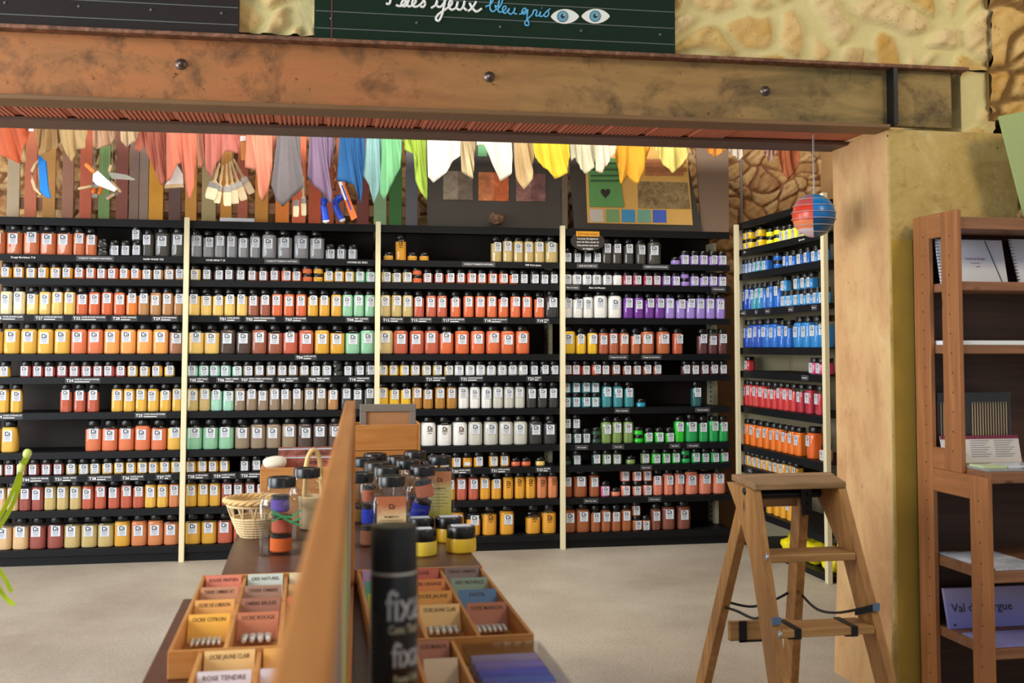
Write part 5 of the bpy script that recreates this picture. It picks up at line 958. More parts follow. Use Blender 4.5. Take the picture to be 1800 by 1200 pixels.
tray('large pine tray of paint tubes along the near edge of the pale floor', XL0, XL1, -4.985, -4.245, 3, {(0, 0): ((222, 128, 104), 'ROUGE VENITIEN', 0), (1, 0): ((196, 138, 102), 'TERRE OMBRE RT', 0), (2, 0): ((236, 168, 88), 'OCRE DE LUBERON', 3), (3, 0): ((246, 180, 70), 'OCRE CITRON', 6), (0, 1): ((196, 206, 196), 'GRIS NATUREL', 0), (1, 1): ((160, 120, 100), 'TERRE OMBRE', 0), (2, 1): ((160, 104, 84), 'OMBRE BRULEE', 3), (3, 1): ((196, 118, 84), 'OCRE ROUGE', 4), (0, 2): ((214, 198, 160), '', 0), (1, 2): ((186, 140, 90), '', 0), (2, 2): ((190, 96, 60), '', 2)}, where='floor-side tray', rows=5)
tray('large pine tray of paint tubes with blue and green cards', XRr0, XRr1, -4.985, -4.245, 3, {(0, 1): ((204, 104, 84), 'ROUGE', 0), (1, 1): ((232, 140, 78), 'OCRE ORANGE', 0), (2, 1): ((228, 160, 76), 'OCRE JAUNE', 0), (3, 1): ((240, 196, 130), 'OCRE JAUNE CLAIR', 5), (0, 2): ((140, 120, 118), 'TERRE OMBRE', 1), (1, 2): ((140, 160, 140), 'VERT PROVENCE', 0), (2, 2): ((90, 124, 164), 'PASTEL', 0), (3, 2): ((180, 112, 84), 'OCRE MARRON', 6), (0, 0): ((184, 150, 196), '', 0), (1, 0): ((90, 170, 140), '', 0), (2, 0): ((206, 206, 70), '', 0), (3, 0): ((96, 120, 180), '', 4)}, where='blue-card tray')
tray('small pine tray of paint tubes nearest the camera, by the floor side', .575, .820, -5.60, -5.005, 2, {(0, 0): ((240, 192, 124), 'OCRE JAUNE CLAIR', 3), (1, 0): ((226, 210, 214), 'ROSE TENDRE', 4), (0, 1): ((232, 168, 84), '', 0), (1, 1): ((214, 200, 210), '', 3)}, where='near small tray', rows=4, hgt=.060)
a = on(700, 1150, 2, T1).x; b = on(866, 1150, 2, T1).x
tray('small pine tray of paint tubes behind the spray can', .925, 1.105, -5.56, -5.005, 2, {(0, 1): ((176, 112, 88), 'OCRE MARRON', 4), (0, 0): ((80, 90, 170), '', 2), (1, 1): ((214, 190, 160), '', 4)}, where='tray behind the can', rows=4, hgt=.060)
bx = thing('clear_pastel_box', 'clear plastic box of lilac and blue pastel sticks at the table edge', 'box', (1.205, -5.25, T2+.0005))
mb = MB()
for b_ in ((-.085, .085, .228, .231, 0, .05), (-.085, .085, -.231, -.228, 0, .05), (-.085, -.082, -.228, .228, 0, .05), (.082, .085, -.228, .228, 0, .05)): mb.box(*b_)
mb.build('clear_wall', M_GLASS, bx); mb = MB(); mb.box(-.085, .085, -.231, .231, -.0001, .004); mb.build('base', plain('box_base', (150, 150, 156), .4), bx); mb = MB(); mb.box(-.0865, .0865, -.2325, .2325, .0505, .0525); mb.build('clear_lid', M_GLASS, bx)
for k, c in enumerate(((168, 150, 190), (140, 124, 200), (96, 96, 206), (88, 110, 200), (150, 140, 210), (120, 130, 214), (176, 170, 210), (110, 100, 180))):
    mb = MB(); R = Matrix.Translation((1.205-.072, -5.25+.185-k*.052, T2+.0048+.018)) @ Matrix.Rotation(PI/2, 4, 'Y'); mb.lathe([(.015, 0), (.018, .004), (.018, .140), (.015, .144)], 14, M=R)
    tag(mb.build('pastel_stick', M_CARD, color=c, sharp=40), ['grey lilac pastel stick at the back of the clear box', 'lilac pastel stick, second in the clear box', 'ultramarine pastel stick in the clear box', 'mid blue pastel stick in the clear box', 'pale lilac pastel stick in the clear box', 'periwinkle pastel stick in the clear box', 'greyish white pastel stick in the clear box', 'deep violet pastel stick at the front of the clear box'][k], 'pastel', 'pastel sticks')

# ------------------------------------------------------------------ display panel that runs towards the camera, spray can
A0 = Vector((.786, -6.93, 0)); A1 = Vector((.908, -4.262, 0)); dv = (A1-A0); Lp = dv.length; ang = math.atan2(dv.y, dv.x)-PI/2
pn = thing('display_stand', 'wooden display panel seen edge-on, dividing the trays, out of focus', 'panel', (A0.x, A0.y, T2), None, ang); ztop = 1.229-T2; hw = .0145
M_PAN = wood('panel_orange_wood', (196, 122, 54), (222, 152, 80), 'Y', .8, .45)
mb = MB(); mb.box(-hw, hw, 0, Lp, ztop-.03, ztop); mb.build('top_rail', M_PAN, pn, .004)
mb = MB(); mb.box(-hw, hw, Lp-.03, Lp, 0, ztop-.03); mb.build('stile', wood('panel_orange_upright', (196, 122, 54), (222, 152, 80), 'Z', .8, .45), pn, .003)
mb = MB(); mb.box(-hw, hw, 0, .03, 0, ztop-.03); mb.build('stile', MATS['panel_orange_upright'], pn, .003); mb = MB(); mb.box(-hw, hw, .03, Lp-.03, 0, .03); mb.build('bottom_rail', M_PAN, pn, .003)
mb = MB(); mb.box(-.004, .004, .03, Lp-.03, .03, ztop-.03); mb.build('sheet', plain('grey_sheet', (222, 218, 204), .5), pn)
for k, (y0, y1, z0, z1, c) in enumerate(((.55, .95, .06, .46, (150, 146, 150)), (1.0, 1.3, .06, .46, (196, 190, 160)), (1.34, 1.62, .08, .44, (206, 204, 90)), (1.66, 1.9, .06, .46, (150, 152, 140)), (1.93, 2.15, .10, .45, (140, 160, 120)), (2.2, 2.42, .06, .46, (196, 196, 196)), (2.45, 2.6, .1, .46, (120, 130, 126)))):
    mb = MB(); mb.box(.0042, .0052, y0, y1, z0, z1); o = mb.build('print_card', M_CARD, pn, color=c)
q = Vector((.897, -6.02, 0)); rb = thing('riser_box', 'plain wooden riser box standing under the black spray can', 'box', (q.x+.06, q.y-.13, T2+.0005)); hz = .245
mb = MB(); mb.box(-.10, .10, -.15, .155, hz-.015, hz); mb.build('top_panel', M_PINE, rb); 
for nm, b_ in (('front_panel', (-.10, .10, -.15, -.138, 0, hz-.015)), ('rear_panel', (-.10, .10, .143, .155, 0, hz-.015)), ('side_panel', (-.10, -.088, -.138, .143, 0, hz-.015)), ('side_panel', (.088, .10, -.138, .143, 0, hz-.015))): mb = MB(); mb.box(*b_); mb.build(nm, M_PINE, rb)
can = thing('spray_can', 'black fixative spray can with silver outlined lettering', 'can', (q.x, q.y, T2+.0005+hz+.0005)); r = .0292; zc = .200-.002
zt = deep(692, 922, 1.34).z-can.location.z; zc = deep(692, 1012, 1.31).z-can.location.z
M_CAN = plain('can_black', (12, 12, 13), .3, var=.05, coat=.2)
mb = MB(); mb.lathe([(r*.94, 0), (r, .004), (r, zc-.008), (r*.985, zc-.002), (r*.97, zc)], 48); mb.build('can_body', M_CAN, can, sharp=40)
mb = MB(); mb.lathe([(r*1.0, zc-.0005), (r*1.012, zc+.001), (r*.99, zc+.0025)], 48); mb.build('rim', plain('rim_tin', (196, 190, 176), .35, .8), can, sharp=40)
mb = MB(); mb.lathe([(r*.97, zc+.002), (r*.985, zc+.004), (r*.97, zt-.003), (r*.93, zt), (0, zt)], 48, cap1=False); mb.build('cap', plain('cap_black', (14, 14, 14), .4, var=.05), can, sharp=40)
SQ = .68
def wrap(body, size, a0, z, rr, grow=0):
    vs, fs = text_mesh(body, size); w = text_width(body, size); x0 = min(v[0] for v in vs)
    out = []
    for x, y, _ in vs: a = a0+(x-x0)*SQ/rr; out.append((rr*math.cos(a), rr*math.sin(a), z+y))
    return out, fs
a0 = math.radians(-113)      # where the lettering starts, seen from the camera
for body, size, zz, off in (('fixatif', .052, zc-.037, 0), ('fixatif', .042, zc-.095, .26)):
    for rr, mat, nm in ((r+.0003, plain('silver_print', (186, 186, 188), .45, .1), 'outline'), ):
        vs, fs = wrap(body, size, a0+off, zz, rr); mb = MB(); mb.add(vs, fs, 0); mb.build('lettering', mat, can)
for body, size, zz, off in (('Conc Tack Fluid', .014, zc-.064, .12), ('Pastel Charcoal', .012, zc-.122, .36)):
    vs, fs = wrap(body, size, a0+off, zz, r+.0003); mb = MB(); mb.add(vs, fs, 0); mb.build('lettering', plain('cream_print', (200, 190, 160), .5), can)
def patch(name, pts, mat, rr):
    mb = MB(); n = 10
    A = [[(rr*math.cos(a_), rr*math.sin(a_), z_) for a_, z_ in ((a1+(a2-a1)*k/n, z_) for k in range(n+1))] for z_, a1, a2 in pts]
    mb.loft(A, 0, False, False, True, False); mb.build(name, mat, can)
patch('painted_picture', [(.004, math.radians(-118), math.radians(-40)), (zc-.16, math.radians(-118), math.radians(-40)), (zc-.135, math.radians(-78), math.radians(-40))], marbled('can_picture', (150, 70, 60), (196, 170, 110), 40), r+.0003)
mb = MB()
for k in range(13):
    z_ = zc-.048-k*.0075
    for j in range(4): a1 = math.radians(-160+j*6); a2 = math.radians(-160+j*6+5); mb.add([((r+.0003)*math.cos(a_), (r+.0003)*math.sin(a_), zz) for a_, zz in ((a1, z_), (a2, z_), (a2, z_+.002), (a1, z_+.002))], [(0, 1, 2, 3)])
mb.build('small_print', plain('dim_print', (92, 84, 66), .6), can)

# ------------------------------------------------------------------ the step ladder
M_LAD = wood('ladder_wood', (150, 102, 52), (196, 146, 84), 'Z', .7, .55, True); M_LADX = wood('ladder_step_wood', (150, 108, 60), (198, 154, 98), 'X', .7, .6); M_TREAD = wood('ladder_worn_top', (128, 96, 62), (176, 142, 100), 'X', .6, .7)
ld = thing('step_ladder', 'worn wooden step ladder with black iron fittings in front of the corner rack', 'ladder', (2.5, -3.8, 0)); LO = Vector((2.5, -3.8, 0))
def lpart(mb, name, mat, bev=.002, par=None):
    mb.v = [(x-LO.x, y-LO.y, z-LO.z) for x, y, z in mb.v]; return mb.build(name, mat, par or ld, bev)
mb = MB(); mb.hexa([(2.274, -3.878, .898), (2.610, -3.872, .898), (2.697, -3.585, .898), (2.305, -3.592, .898)], [(2.274, -3.878, .92), (2.610, -3.872, .92), (2.697, -3.585, .92), (2.305, -3.592, .92)]); lpart(mb, 'platform', M_TREAD, .004)
def yf(z): return -3.868-.27*(.898-z)
def stile(xt, xb, side):
    """front rail: deep board that widens towards the platform; xt, xb: outer x at top and floor"""
    prof = [(yf(0), 0), (yf(0)+.105, 0), (yf(.66)+.110, .66), (yf(.80)+.165, .80), (yf(.898)+.235, .898), (yf(.898), .898)]
    mb = MB(); th = .028*side; A = [(xb+(xt-xb)*z/.898, y, z) for y, z in prof]; B = [(x+th, y, z) for x, y, z in A]; n = len(A)
    mb.add(A+B, [tuple(range(n)), tuple(range(n, 2*n))[::-1]]); mb.add(A+B, [(i, (i+1) % n, n+(i+1) % n, n+i) for i in range(n)]); return mb
fl = lpart(stile(2.272, 2.300, 1), 'front_leg', M_LAD, .003); frr = lpart(stile(2.612, 2.735, -1), 'front_leg', M_LAD, .003)
def xl(z): return 2.300+(2.272-2.300)*z/.898+.0285
def xr_(z): return 2.735+(2.612-2.735)*z/.898-.0285
for z in (.69, .46, .23):
    mb = MB(); y0, y1 = yf(z)-.006, yf(z)+.118; mb.hexa([(xl(z), y0, z-.026), (xr_(z), y0, z-.026), (xr_(z), y1, z-.026), (xl(z), y1, z-.026)], [(xl(z), y0, z), (xr_(z), y0, z), (xr_(z), y1, z), (xl(z), y1, z)]); st = lpart(mb, 'step', M_LADX, .004)
    if z == .46:
        for x in (xl(z)+.045, xr_(z)-.085):
            mb = MB(); mb.box(x, x+.022, y0-.003, y1+.003, z+.0002, z+.003); mb.box(x, x+.022, y0-.0035, y0-.0002, z-.03, z+.003); mb.box(x-.02, x+.022, y0, y1, z-.030, z-.0265); lpart(mb, 'strap', M_DARKSTEEL, 0, st)
def rear(xt, xb):
    mb = MB(); T, B = (-3.70, .875), (-3.165, 0); w, th = .085, .034
    mb.hexa([(xb, B[0]-w*.5, 0), (xb+th, B[0]-w*.5, 0), (xb+th, B[0]+w*.5, 0), (xb, B[0]+w*.5, 0)], [(xt, T[0]-w*.35, T[1]), (xt+th, T[0]-w*.35, T[1]), (xt+th, T[0]+w*.5, T[1]), (xt, T[0]+w*.5, T[1])]); return mb
lpart(rear(2.312, 2.322), 'rear_leg', M_LAD, .003); lpart(rear(2.512, 2.700), 'rear_leg', M_LAD, .003)
mb = MB(); mb.box(2.346, 2.512, -3.70, -3.675, .815, .865); lpart(mb, 'rear_rail', M_LADX, .003)
zz = on(1293, 1108, 1, -3.44).z; mb = MB(); mb.box(2.35, 2.60, -3.455, -3.43, zz-.035, zz+.035); rr_ = lpart(mb, 'rear_rail', M_LADX, .003)
mb = MB(); mb.box(2.385, 2.415, -3.4585, -3.4555, zz-.038, zz+.038); mb.box(2.385, 2.48, -3.4585, -3.4555, zz-.04, zz-.033); lpart(mb, 'strap', M_DARKSTEEL, 0, rr_)
mb = MB(); mb.tube([(2.300, -3.72, .862), (2.585, -3.72, .862)], .016, 12); mb.box(2.300, 2.585, -3.70, -3.69, .868, .896); lpart(mb, 'iron_rod', M_DARKSTEEL, 0)
mb = MB(); mb.hexa([(2.508, -3.745, .79), (2.545, -3.745, .79), (2.545, -3.738, .79), (2.508, -3.738, .79)], [(2.503, -3.745, .89), (2.545, -3.745, .89), (2.545, -3.738, .89), (2.503, -3.738, .89)])
for z in (.80, .83, .86): mb.lathe([(.006, 0), (.004, .004), (0, .005)], 8, (0, 0, 0), M=Matrix.Translation((2.525, -3.745, z)) @ Matrix.Rotation(PI/2, 4, 'X'))
lpart(mb, 'iron_bracket', M_DARKSTEEL, 0)
for u, v, c in ((1309, 863, M_DARKSTEEL), (1348, 979, M_STEEL), (1371, 1115, M_STEEL)):
    p0 = on(u, v, 0, 2.28); x = 2.300+(2.272-2.300)*p0.z/.898; p0 = on(u, v, 0, x); mb = MB(); mb.lathe([(.013, -.002), (.013, .003), (.007, .006), (0, .006)], 14, M=Matrix.Translation(p0) @ Matrix.Rotation(-PI/2, 4, 'Y')); lpart(mb, 'bolt', c, 0)
p0 = on(1381, 1080, 1, yf(.5)-.001); mb = MB(); z0 = .49; mb.box(2.284-.0012, 2.314, yf(z0)-.012, yf(z0)-.004, z0-.011, z0+.011); lpart(mb, 'blue_tape', plain('blue_tape', (84, 112, 146), .5), 0)
z0 = .515; mb = MB(); xo = 2.735+(2.612-2.735)*z0/.898; mb.hexa([(xo-.085, yf(z0)-.012, z0-.020), (xo+.0005, yf(z0)-.012, z0-.006), (xo+.0005, yf(z0)-.004, z0-.006), (xo-.085, yf(z0)-.004, z0-.020)], [(xo-.085, yf(z0)-.012, z0), (xo+.0005, yf(z0)-.012, z0+.016), (xo+.0005, yf(z0)-.004, z0+.016), (xo-.085, yf(z0)-.004, z0)]); lpart(mb, 'iron_bracket', M_DARKSTEEL, 0); mb = MB(); mb.box(xo-.024, xo+.001, yf(z0)-.0135, yf(z0)-.012, z0-.008, z0+.016); lpart(mb, 'blue_tape', MATS['blue_tape'], 0)
mb = MB(); mb.tube([Vector(p) for p in smooth_path([(2.335, -3.395, .40), (2.335, -3.55, .42), (2.325, -3.75, .44), (2.322, -3.88, .50)], 6)], .005, 6); lpart(mb, 'safety_cord', M_DARKSTEEL, 0)
mb = MB(); mb.tube([Vector(p) for p in smooth_path([(2.640, -3.40, .46), (2.62, -3.6, .43), (2.60, -3.8, .46), (2.60, yf(.52)-.008, .515)], 6)], .005, 6); lpart(mb, 'safety_cord', M_DARKSTEEL, 0)
mb = MB(); mb.tube([Vector(p) for p in smooth_path([(2.35, -3.40, .42), (2.45, -3.42, .40), (2.55, -3.41, .42), (2.635, -3.40, .455)], 6)], .005, 6); lpart(mb, 'safety_cord', M_DARKSTEEL, 0)

# ------------------------------------------------------------------ the bookcase in front of the pier
M_BCZ = wood('bookcase_upright_wood', (146, 92, 50), (188, 126, 74), 'Z', .7, .5, True); M_BCX = wood('bookcase_shelf_wood', (122, 80, 52), (160, 112, 78), 'X', .7, .55, True); M_BCY = wood('bookcase_rail_wood', (146, 92, 50), (188, 126, 74), 'Y', .7, .5)
M_BCB = wood('bookcase_back_wood', (62, 40, 30), (90, 60, 46), 'X', .6, .6)
X0, X1 = 3.121, 3.86; bk = thing('bookcase', 'reddish wooden bookcase with stepped open side frame against the pier', 'bookcase', (X0, -3.44, 0)); BO = Vector((X0, -3.44, 0))
def bpart(b, name, mat, bev=.003): mb = MB(); mb.box(b[0]-BO.x, b[1]-BO.x, b[2]-BO.y, b[3]-BO.y, b[4], b[5]); return mb.build(name, mat, bk, bev)
YB, YU, YL = -3.482, -3.758, -3.910
ztop = on(1650, 374, 0, X0).z
for xs, xe in ((X0, X0+.019), (X1-.019, X1)):
    bpart((xs, xe, -3.570, YB+.02, 0, ztop), 'upright', M_BCZ); bpart((xs, xe, YU, YU+.106, .925, ztop), 'upright', M_BCZ); bpart((xs, xe, YL, YL+.108, 0, .925), 'upright', M_BCZ)
    bpart((xs, xe, YU+.1065, -3.5705, ztop-.092, ztop), 'side_rail', M_BCY); bpart((xs, xe, YU+.1065, -3.5705, .9255, 1.005), 'side_rail', M_BCY); bpart((xs, xe, YL+.1085, -3.5705, .84, .925), 'side_rail', M_BCY); bpart((xs, xe, YL+.1085, -3.5705, .0, .1), 'side_rail', M_BCY)
bpart((X0+.0195, X1-.0195, YB+.006, YB+.014, .02, ztop-.01), 'back_panel', M_BCB, 0)
for yc, z0, z1 in ((-3.53, .15, ztop-.04), (YU+.05, 1.0, ztop-.04), (YL+.05, .12, .88)):
    mb = MB(); z = z0
    while z < z1: mb.lathe([(.0035, -.0005), (.0035, .0006), (0, .0006)], 8, M=Matrix.Translation((-.0001, yc-BO.y+.006*math.sin(z*9), z)) @ Matrix.Rotation(-PI/2, 4, 'Y')); z += .072
    mb.build('nail_pattern', plain('old_nail', (70, 44, 30), .6), bk)
SH = {}
for nm, v, thk, yf_, x_off in (('top', 382, .045, YU+.009, 0), ('a', 495, .033, YU+.009, 0), ('b', 606, .033, YU+.009, 0), ('deck', 830, .040, YL+.009, 0), ('c', 1005, .040, YL+.009, 0), ('d', 1141, .037, YL+.009, 0), ('e', 1290, .037, YL+.009, 0)):
    z = on(1750, v, 1, yf_).z; SH[nm] = z; bpart((X0+.0195, X1-.0195, yf_, YB+.005, z-thk, z), 'shelf', M_BCX)
M_COVER = plain('white_cover', (214, 218, 230), .4, var=.03); M_LILAC = label_mat('lilac_cover', (168, 160, 200), (150, 148, 206), (128, 132, 214)); M_WIRE = plain('black_wire', (40, 40, 44), .35, .5)
def notebook(label, u0, u1, ut, vt, z, y, name='spiral_notebook', tx=None):
    """standing, leaning back on the shelf behind"""
    a, b = max(X0+.034, on(u0, 480, 1, y).x), min(X1-.024, on(u1, 480, 1, y).x); h = on(ut, vt, 1, y+.03).z-z; t = thing(name, label, 'notebook', (a, y, z+.0005), 'spiral notebooks'); sk = on(ut, vt, 1, y+.03).x-a
    mb = MB(); w = b-a; mb.hexa([(0, 0, 0), (w, 0, 0), (w, .009, 0), (0, .009, 0)], [(sk, .037, h), (w+sk*1.3, .037, h), (w+sk*1.3, .046, h), (sk, .046, h)]); mb.build('cover', M_COVER, t)
    mb = MB()
    for i in range(14):
        f = (i+.5)/14; cx, cy, cz = sk*f+.004, .005+.037*f, h*f; mb.tube([(cx+.008*math.cos(q)-.002, cy+.008*math.sin(q), cz) for q in [2*PI*k/10 for k in range(11)]], .0012, 5)
    mb.build('spiral_wire_pattern', M_WIRE, t)
    return t, w, h, sk
t, w, h, sk = notebook('white spiral notebook with purple lettering on the top shelf', 1648, 1772, 1646, 420, SH['a'], -3.60)
slope = math.atan2(.037, h); MT = Matrix.Rotation(-slope, 4, 'X')
mb = MB(); write(mb, "Carnet de Sorgue", .012, (w*.55, -.0012, h*.58), 0, MT); write(mb, 'les couleurs', .008, (w*.55, -.0012, h*.48), 0, MT); write(mb, 'atelier', .008, (w*.58, -.0012, h*.40), 0, MT); mb.build('print', plain('purple_ink', (150, 90, 150), .6), t)
mb = MB(); mb.strip([MT @ Vector((w*.74, -.001, h)), MT @ Vector((w*.92, -.001, 0))], .0037, (0, -1, .2), .001); mb.build('elastic_band', plain('teal_elastic', (54, 92, 104), .6), t)
notebook('grey spiral notebook beside the white one at the photo edge', 1792, 1900, 1776, 420, SH['a'], -3.60)
def slab(name, label, cat, u0, u1, z, y0, y1, h, mat, group=None, skew=0):
    a, b = max(X0+.026, on(u0, 600, 1, y0).x), min(X1-.024, on(u1, 600, 1, y0).x); b = max(b, a+.07); mb = MB(); mb.hexa([(a, y0, z+.0006), (b, y0, z+.0006), (b+skew, y1, z+.0006), (a+skew, y1, z+.0006)], [(a, y0, z+h), (b, y0, z+h), (b+skew, y1, z+h), (a+skew, y1, z+h)]); return tag(mb.build(name, mat), label, cat, group)
slab('paper_pad', 'thick white paper pad lying on the second bookcase shelf', 'paper', 1660, 1900, SH['b'], -3.74, -3.53, .016, plain('pad_paper', (226, 232, 236), .5, var=.02))
# brush set, leaflet, glossy cards on the deck
zd = SH['deck']; yb = -3.555; a, b = max(X0+.024, on(1650, 740, 1, yb).x), min(X1-.024, on(1778, 740, 1, yb).x); hb = on(1700, 690, 1, yb).z-zd
t = thing('brush_set', 'clear packaged set of pale wooden brushes standing on the bookcase step', 'brush set', (a, yb, zd+.0005)); w = b-a
mb = MB(); mb.box(0, w, .013, .016, 0, hb*1.0); mb.build('card_back', plain('set_card_black', (26, 24, 28), .5), t)
for i in range(26):
    x = w*(.05+.9*i/25)
    if .36 < x/w < .46: continue
    mb = MB(); mb.lathe([(.0017, .015), (.0025, hb*.3), (.002, hb*.8), (.0011, hb*.86)], 8, (x, .009, 0)); mb.build('brush_handle', M_PALEWOOD, t)
mb = MB(); mb.box(0, w, .002, .0035, 0, hb); mb.box(0, .002, .0035, .013, 0, hb); mb.box(w-.002, w, .0035, .013, 0, hb); mb.build('clear_blister', M_GLASS, t)
for x in (.2, .55): mb = MB(); mb.tube([(w*(x+.09*math.cos(q)), .009, hb+.013*math.sin(q)) for q in [PI*k/10 for k in range(11)]], .003, 6); mb.build('blister_hook', M_GLASS, t)
yb = -3.605; a, b = max(X0+.024, on(1650, 790, 1, yb).x), min(X1-.024, on(1796, 790, 1, yb).x); h = on(1700, 766, 1, yb+.022).z-zd
t = thing('leaflet', 'white printed leaflet with maroon top edge in front of the brush set', 'leaflet', (a, yb, zd+.0005)); w = b-a
mb = MB(); mb.hexa([(0, 0, 0), (w, 0, 0), (w, .002, 0), (0, .002, 0)], [(0, .022, h), (w, .022, h), (w, .024, h), (0, .024, h)]); mb.build('sheet', plain('leaflet_paper', (226, 224, 220), .5, var=.03), t)
MT = Matrix.Rotation(-math.atan2(.022, h), 4, 'X'); mb = MB(); mb.box(0, w, -.0012, -.0002, h*.9, h*1.03, 0, MT)
for c in range(3):
    for r in range(8): mb.box(w*(.06+.31*c), w*(.06+.31*c+.25-(r % 3)*.03), -.001, -.0002, h*(.82-.085*r), h*(.82-.085*r)+.0025, 1, MT)
mb.build('print', [plain('maroon_print', (124, 26, 64), .5), M_GREYINK], t)
for k, (u0, u1, y0, y1, dz, c, lb) in enumerate(((1712, 1800, -3.885, -3.74, .0, (150, 152, 156), 'glossy grey card at the bottom of the pile on the bookcase step'), (1725, 1770, -3.855, -3.771, .0085, (196, 216, 160), 'pale green boxed card on the pile on the bookcase step'), (1773, 1840, -3.859, -3.756, .0085, (214, 220, 226), 'white boxed card beside the pale green one on the step'))):
    mb = MB(); a, b = max(X0+.022, on(u0, 800, 1, y0).x), on(u1, 800, 1, y0).x; mb.box(a, b, y0, y1, zd+.0006+dz, zd+.0085+dz); tag(mb.build('boxed_card', plain('boxcard_%d' % k, c, .25, var=.05, coat=.4)), lb, 'card', 'boxed cards on the step')
M_BRO = marbled('brochure_print', (196, 202, 214), (150, 160, 178), 12)
slab('brochure', 'white brochure lying on the lower shelf behind the front upright', 'brochure', 1655, 1700, SH['c'], -3.78, -3.55, .006, M_BRO, 'brochures', 0)
slab('brochure', 'second white brochure lying farther along the lower shelf', 'brochure', 1740, 1830, SH['c'], -3.885, -3.57, .0075, M_BRO, 'brochures')
slab('lilac_brochure', 'lilac brochure lying flat under the standing lilac book', 'brochure', 1672, 1850, SH['d'], -3.885, -3.70, .006, plain('lilac_print', (140, 138, 200), .4))
yb = -3.625; a, b = max(X0+.024, on(1648, 1090, 1, yb).x), min(X1-.024, on(1860, 1090, 1, yb).x); zs = SH['d']; h = on(1700, 1034, 1, yb+.03).z-zs; w = b-a
t = thing('lilac_book', 'large lilac book with dark cursive title standing on the lower shelf', 'book', (a, yb, zs+.0005)); mb = MB(); mb.hexa([(0, 0, 0), (w, 0, 0), (w, .015, 0), (0, .015, 0)], [(0, .037, h), (w, .037, h), (w, .052, h), (0, .052, h)]); mb.build('cover', M_LILAC, t)
MT = Matrix.Rotation(-math.atan2(.037, h), 4, 'X'); ua, ub = max(.02, on(1662, 1085, 1, yb).x-a), on(1785, 1085, 1, yb).x-a
mb = MB(); write(mb, 'Val de Sorgue', .043, ((ua+ub)/2, -.0012, h*.52), 0, MT, ub-ua); mb.build('title', plain('dark_violet_ink', (58, 44, 74), .6), t)
mb = MB(); xc = on(1680, 1127, 1, yb).x-a; mb.lathe([(.0045, 0), (.0045, .0007), (0, .0007)], 12, M=MT @ Matrix.Translation((xc, -.0004, h*.1)) @ Matrix.Rotation(PI/2, 4, 'X')); mb.build('emblem', MATS['dark_violet_ink'], t)
mb = MB(); y = -3.59; P = [XZ(1758, 200, y), XZ(1803, 377, y), (XZ(1803, 377, y)[0]+.37, XZ(1803, 377, y)[1]+.08), (XZ(1758, 200, y)[0]+.37, XZ(1758, 200, y)[1]+.08)]
dz = ztop+.001-min(p[1] for p in P); P = [(x, z+dz) for x, z in P]; mb.prism(P, y, y+.015, 'y'); tag(mb.build('green_board', plain('pale_green_paint', (158, 176, 116), .6, var=.05)), 'pale green painted board tilted on top of the bookcase', 'board')

# ------------------------------------------------------------------ notice, bags, ribbon
c = on(1033, 424, 1, -.012); t = thing('oval_notice', 'oval black notice with yellow heading hung on the fourth bay', 'sign', c)
rx = (on(1063, 424, 1, -.012)-on(1003, 424, 1, -.012)).length/2; rz = .068
mb = MB(); mb.prism([(rx*math.cos(q), rz*math.sin(q)) for q in [2*PI*k/40 for k in range(40)]], -.004, .002, 'y'); mb.build('plaque', plain('notice_black', (40, 35, 30), .6), t)
yw = rx*.68; mb = MB(); mb.box(-yw, yw, -.0065, -.004, rz*.50, rz*1.02); mb.build('heading_strip', plain('notice_yellow', (226, 162, 36), .6), t)
mb = MB(); write(mb, 'Servez-vous', .030, (0, -.0072, rz*.76), 1, None, yw*1.7)
for k, (s_, f) in enumerate((('Les pots de pigments', 1.2), ('sont de libre acces ici', 1.3), ('Vous pouvez vous servir', 1.28), ('en magasin', .6))): write(mb, s_, .018, (0, -.0046, rz*(.26-.34*k)), 0, None, rx*f)
mb.build('lettering', [M_WHITE, plain('notice_brown', (150, 84, 20), .6)], t)
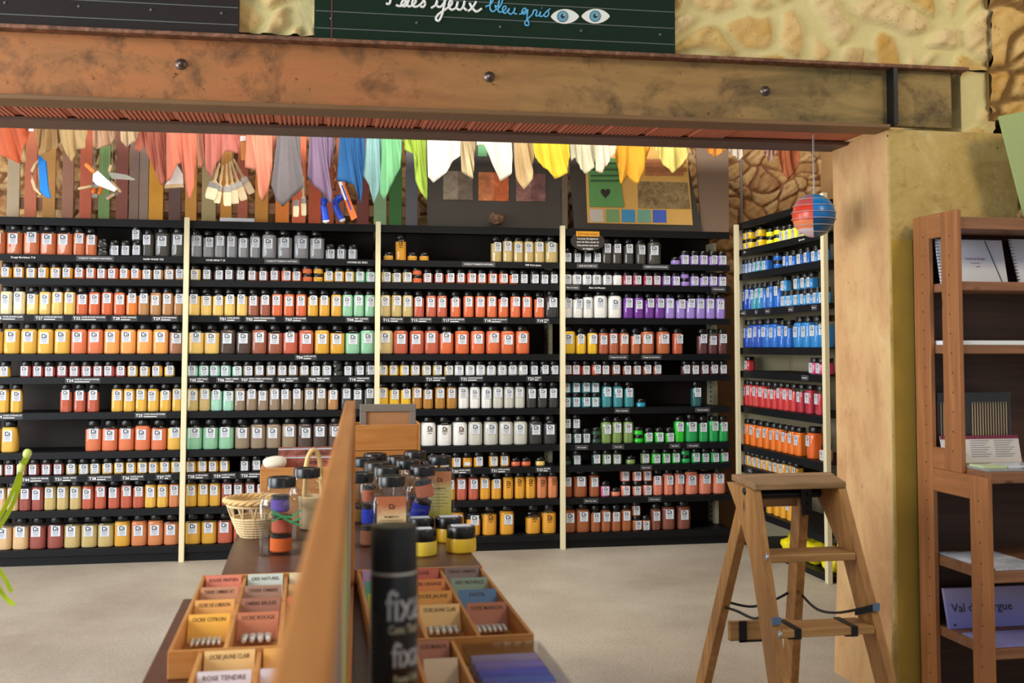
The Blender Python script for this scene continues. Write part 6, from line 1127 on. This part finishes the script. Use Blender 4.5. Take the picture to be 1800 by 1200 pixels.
for k, (dx, y, r_, lb) in enumerate(((3.93, -.66, (.095, .115, .080), 'bag of acid yellow pigment at the bottom of the corner bay, deepest'), (3.925, -.93, (.09, .12, .086), 'bag of acid yellow pigment at the bottom of the corner bay, middle one'), (3.93, -1.20, (.095, .12, .084), 'bag of acid yellow pigment at the bottom of the corner bay, by the pier'))):
    t = thing('pigment_bag', lb, 'bag', (dx, y, RSHELF_Z[9]+.001), 'bags of yellow pigment'); mb = MB(); blob(mb, (0, 0, r_[2]*.86), r_, 20+k, 46, 0, .42, 26); mb.v = [(x, y_, max(z, 0)) for x, y_, z in mb.v]; mb.build('powder_bag', plain('bag_yellow', (244, 226, 20), .45, var=.1, coat=.3), t)
    mb = MB(); mb.loft([[(a_*math.cos(2*PI*q/12), a_*.7*math.sin(2*PI*q/12), z) for q in range(12)] for a_, z in ((.03, r_[2]*1.5), (.02, r_[2]*1.7), (.03, r_[2]*1.9))], 0, False, False); mb.build('clear_neck', M_GLASS, t)
def strand(pts, Z, w): return [deep(u, v, Z) for u, v in pts]
t = thing('lime_ribbon', 'knotted lime green ribbon ends at the photo edge, before the far bay', 'ribbon', deep(-12, 930, 3.05)); MR = plain('lime_ribbon', (176, 200, 22), .5, var=.15, scale=20); L0 = t.location
nrm = (CAM-L0).normalized()
for k, pts in enumerate(([(50, 791), (44, 806), (37, 824), (30, 845), (17, 875), (2, 903), (-16, 932)], [(53, 795), (44, 812), (37, 830), (34, 852), (23, 884), (6, 915), (-14, 944)], [(-16, 985), (-2, 1000), (9, 1018), (20, 1040)], [(-14, 1012), (0, 1036), (11, 1052), (25, 1063)])):
    mb = MB(); mb.strip([p-L0 for p in smooth_path(strand(pts, 3.05+.012*k, 0), 4)], .012, nrm+Vector((.3, 0, .2*(k % 2))), .0012); mb.build('ribbon_strand', MR, t)
mb = MB(); blob(mb, deep(37, 822, 3.05)-L0, (.011, .010, .014), 2, 6, 0, .1); mb.build('knot', plain('pale_lime', (208, 224, 120), .5), t); mb = MB(); blob(mb, deep(48, 797, 3.05)-L0, (.012, .010, .014), 4, 6, 0, .1); mb.build('knot', MATS['pale_lime'], t)
mb = MB(); mb.tube([deep(-14, 925, 3.06)-L0, deep(-22, 960, 3.06)-L0, deep(-14, 1015, 3.06)-L0], .008, 6); mb.build('ribbon_loop', MR, t)
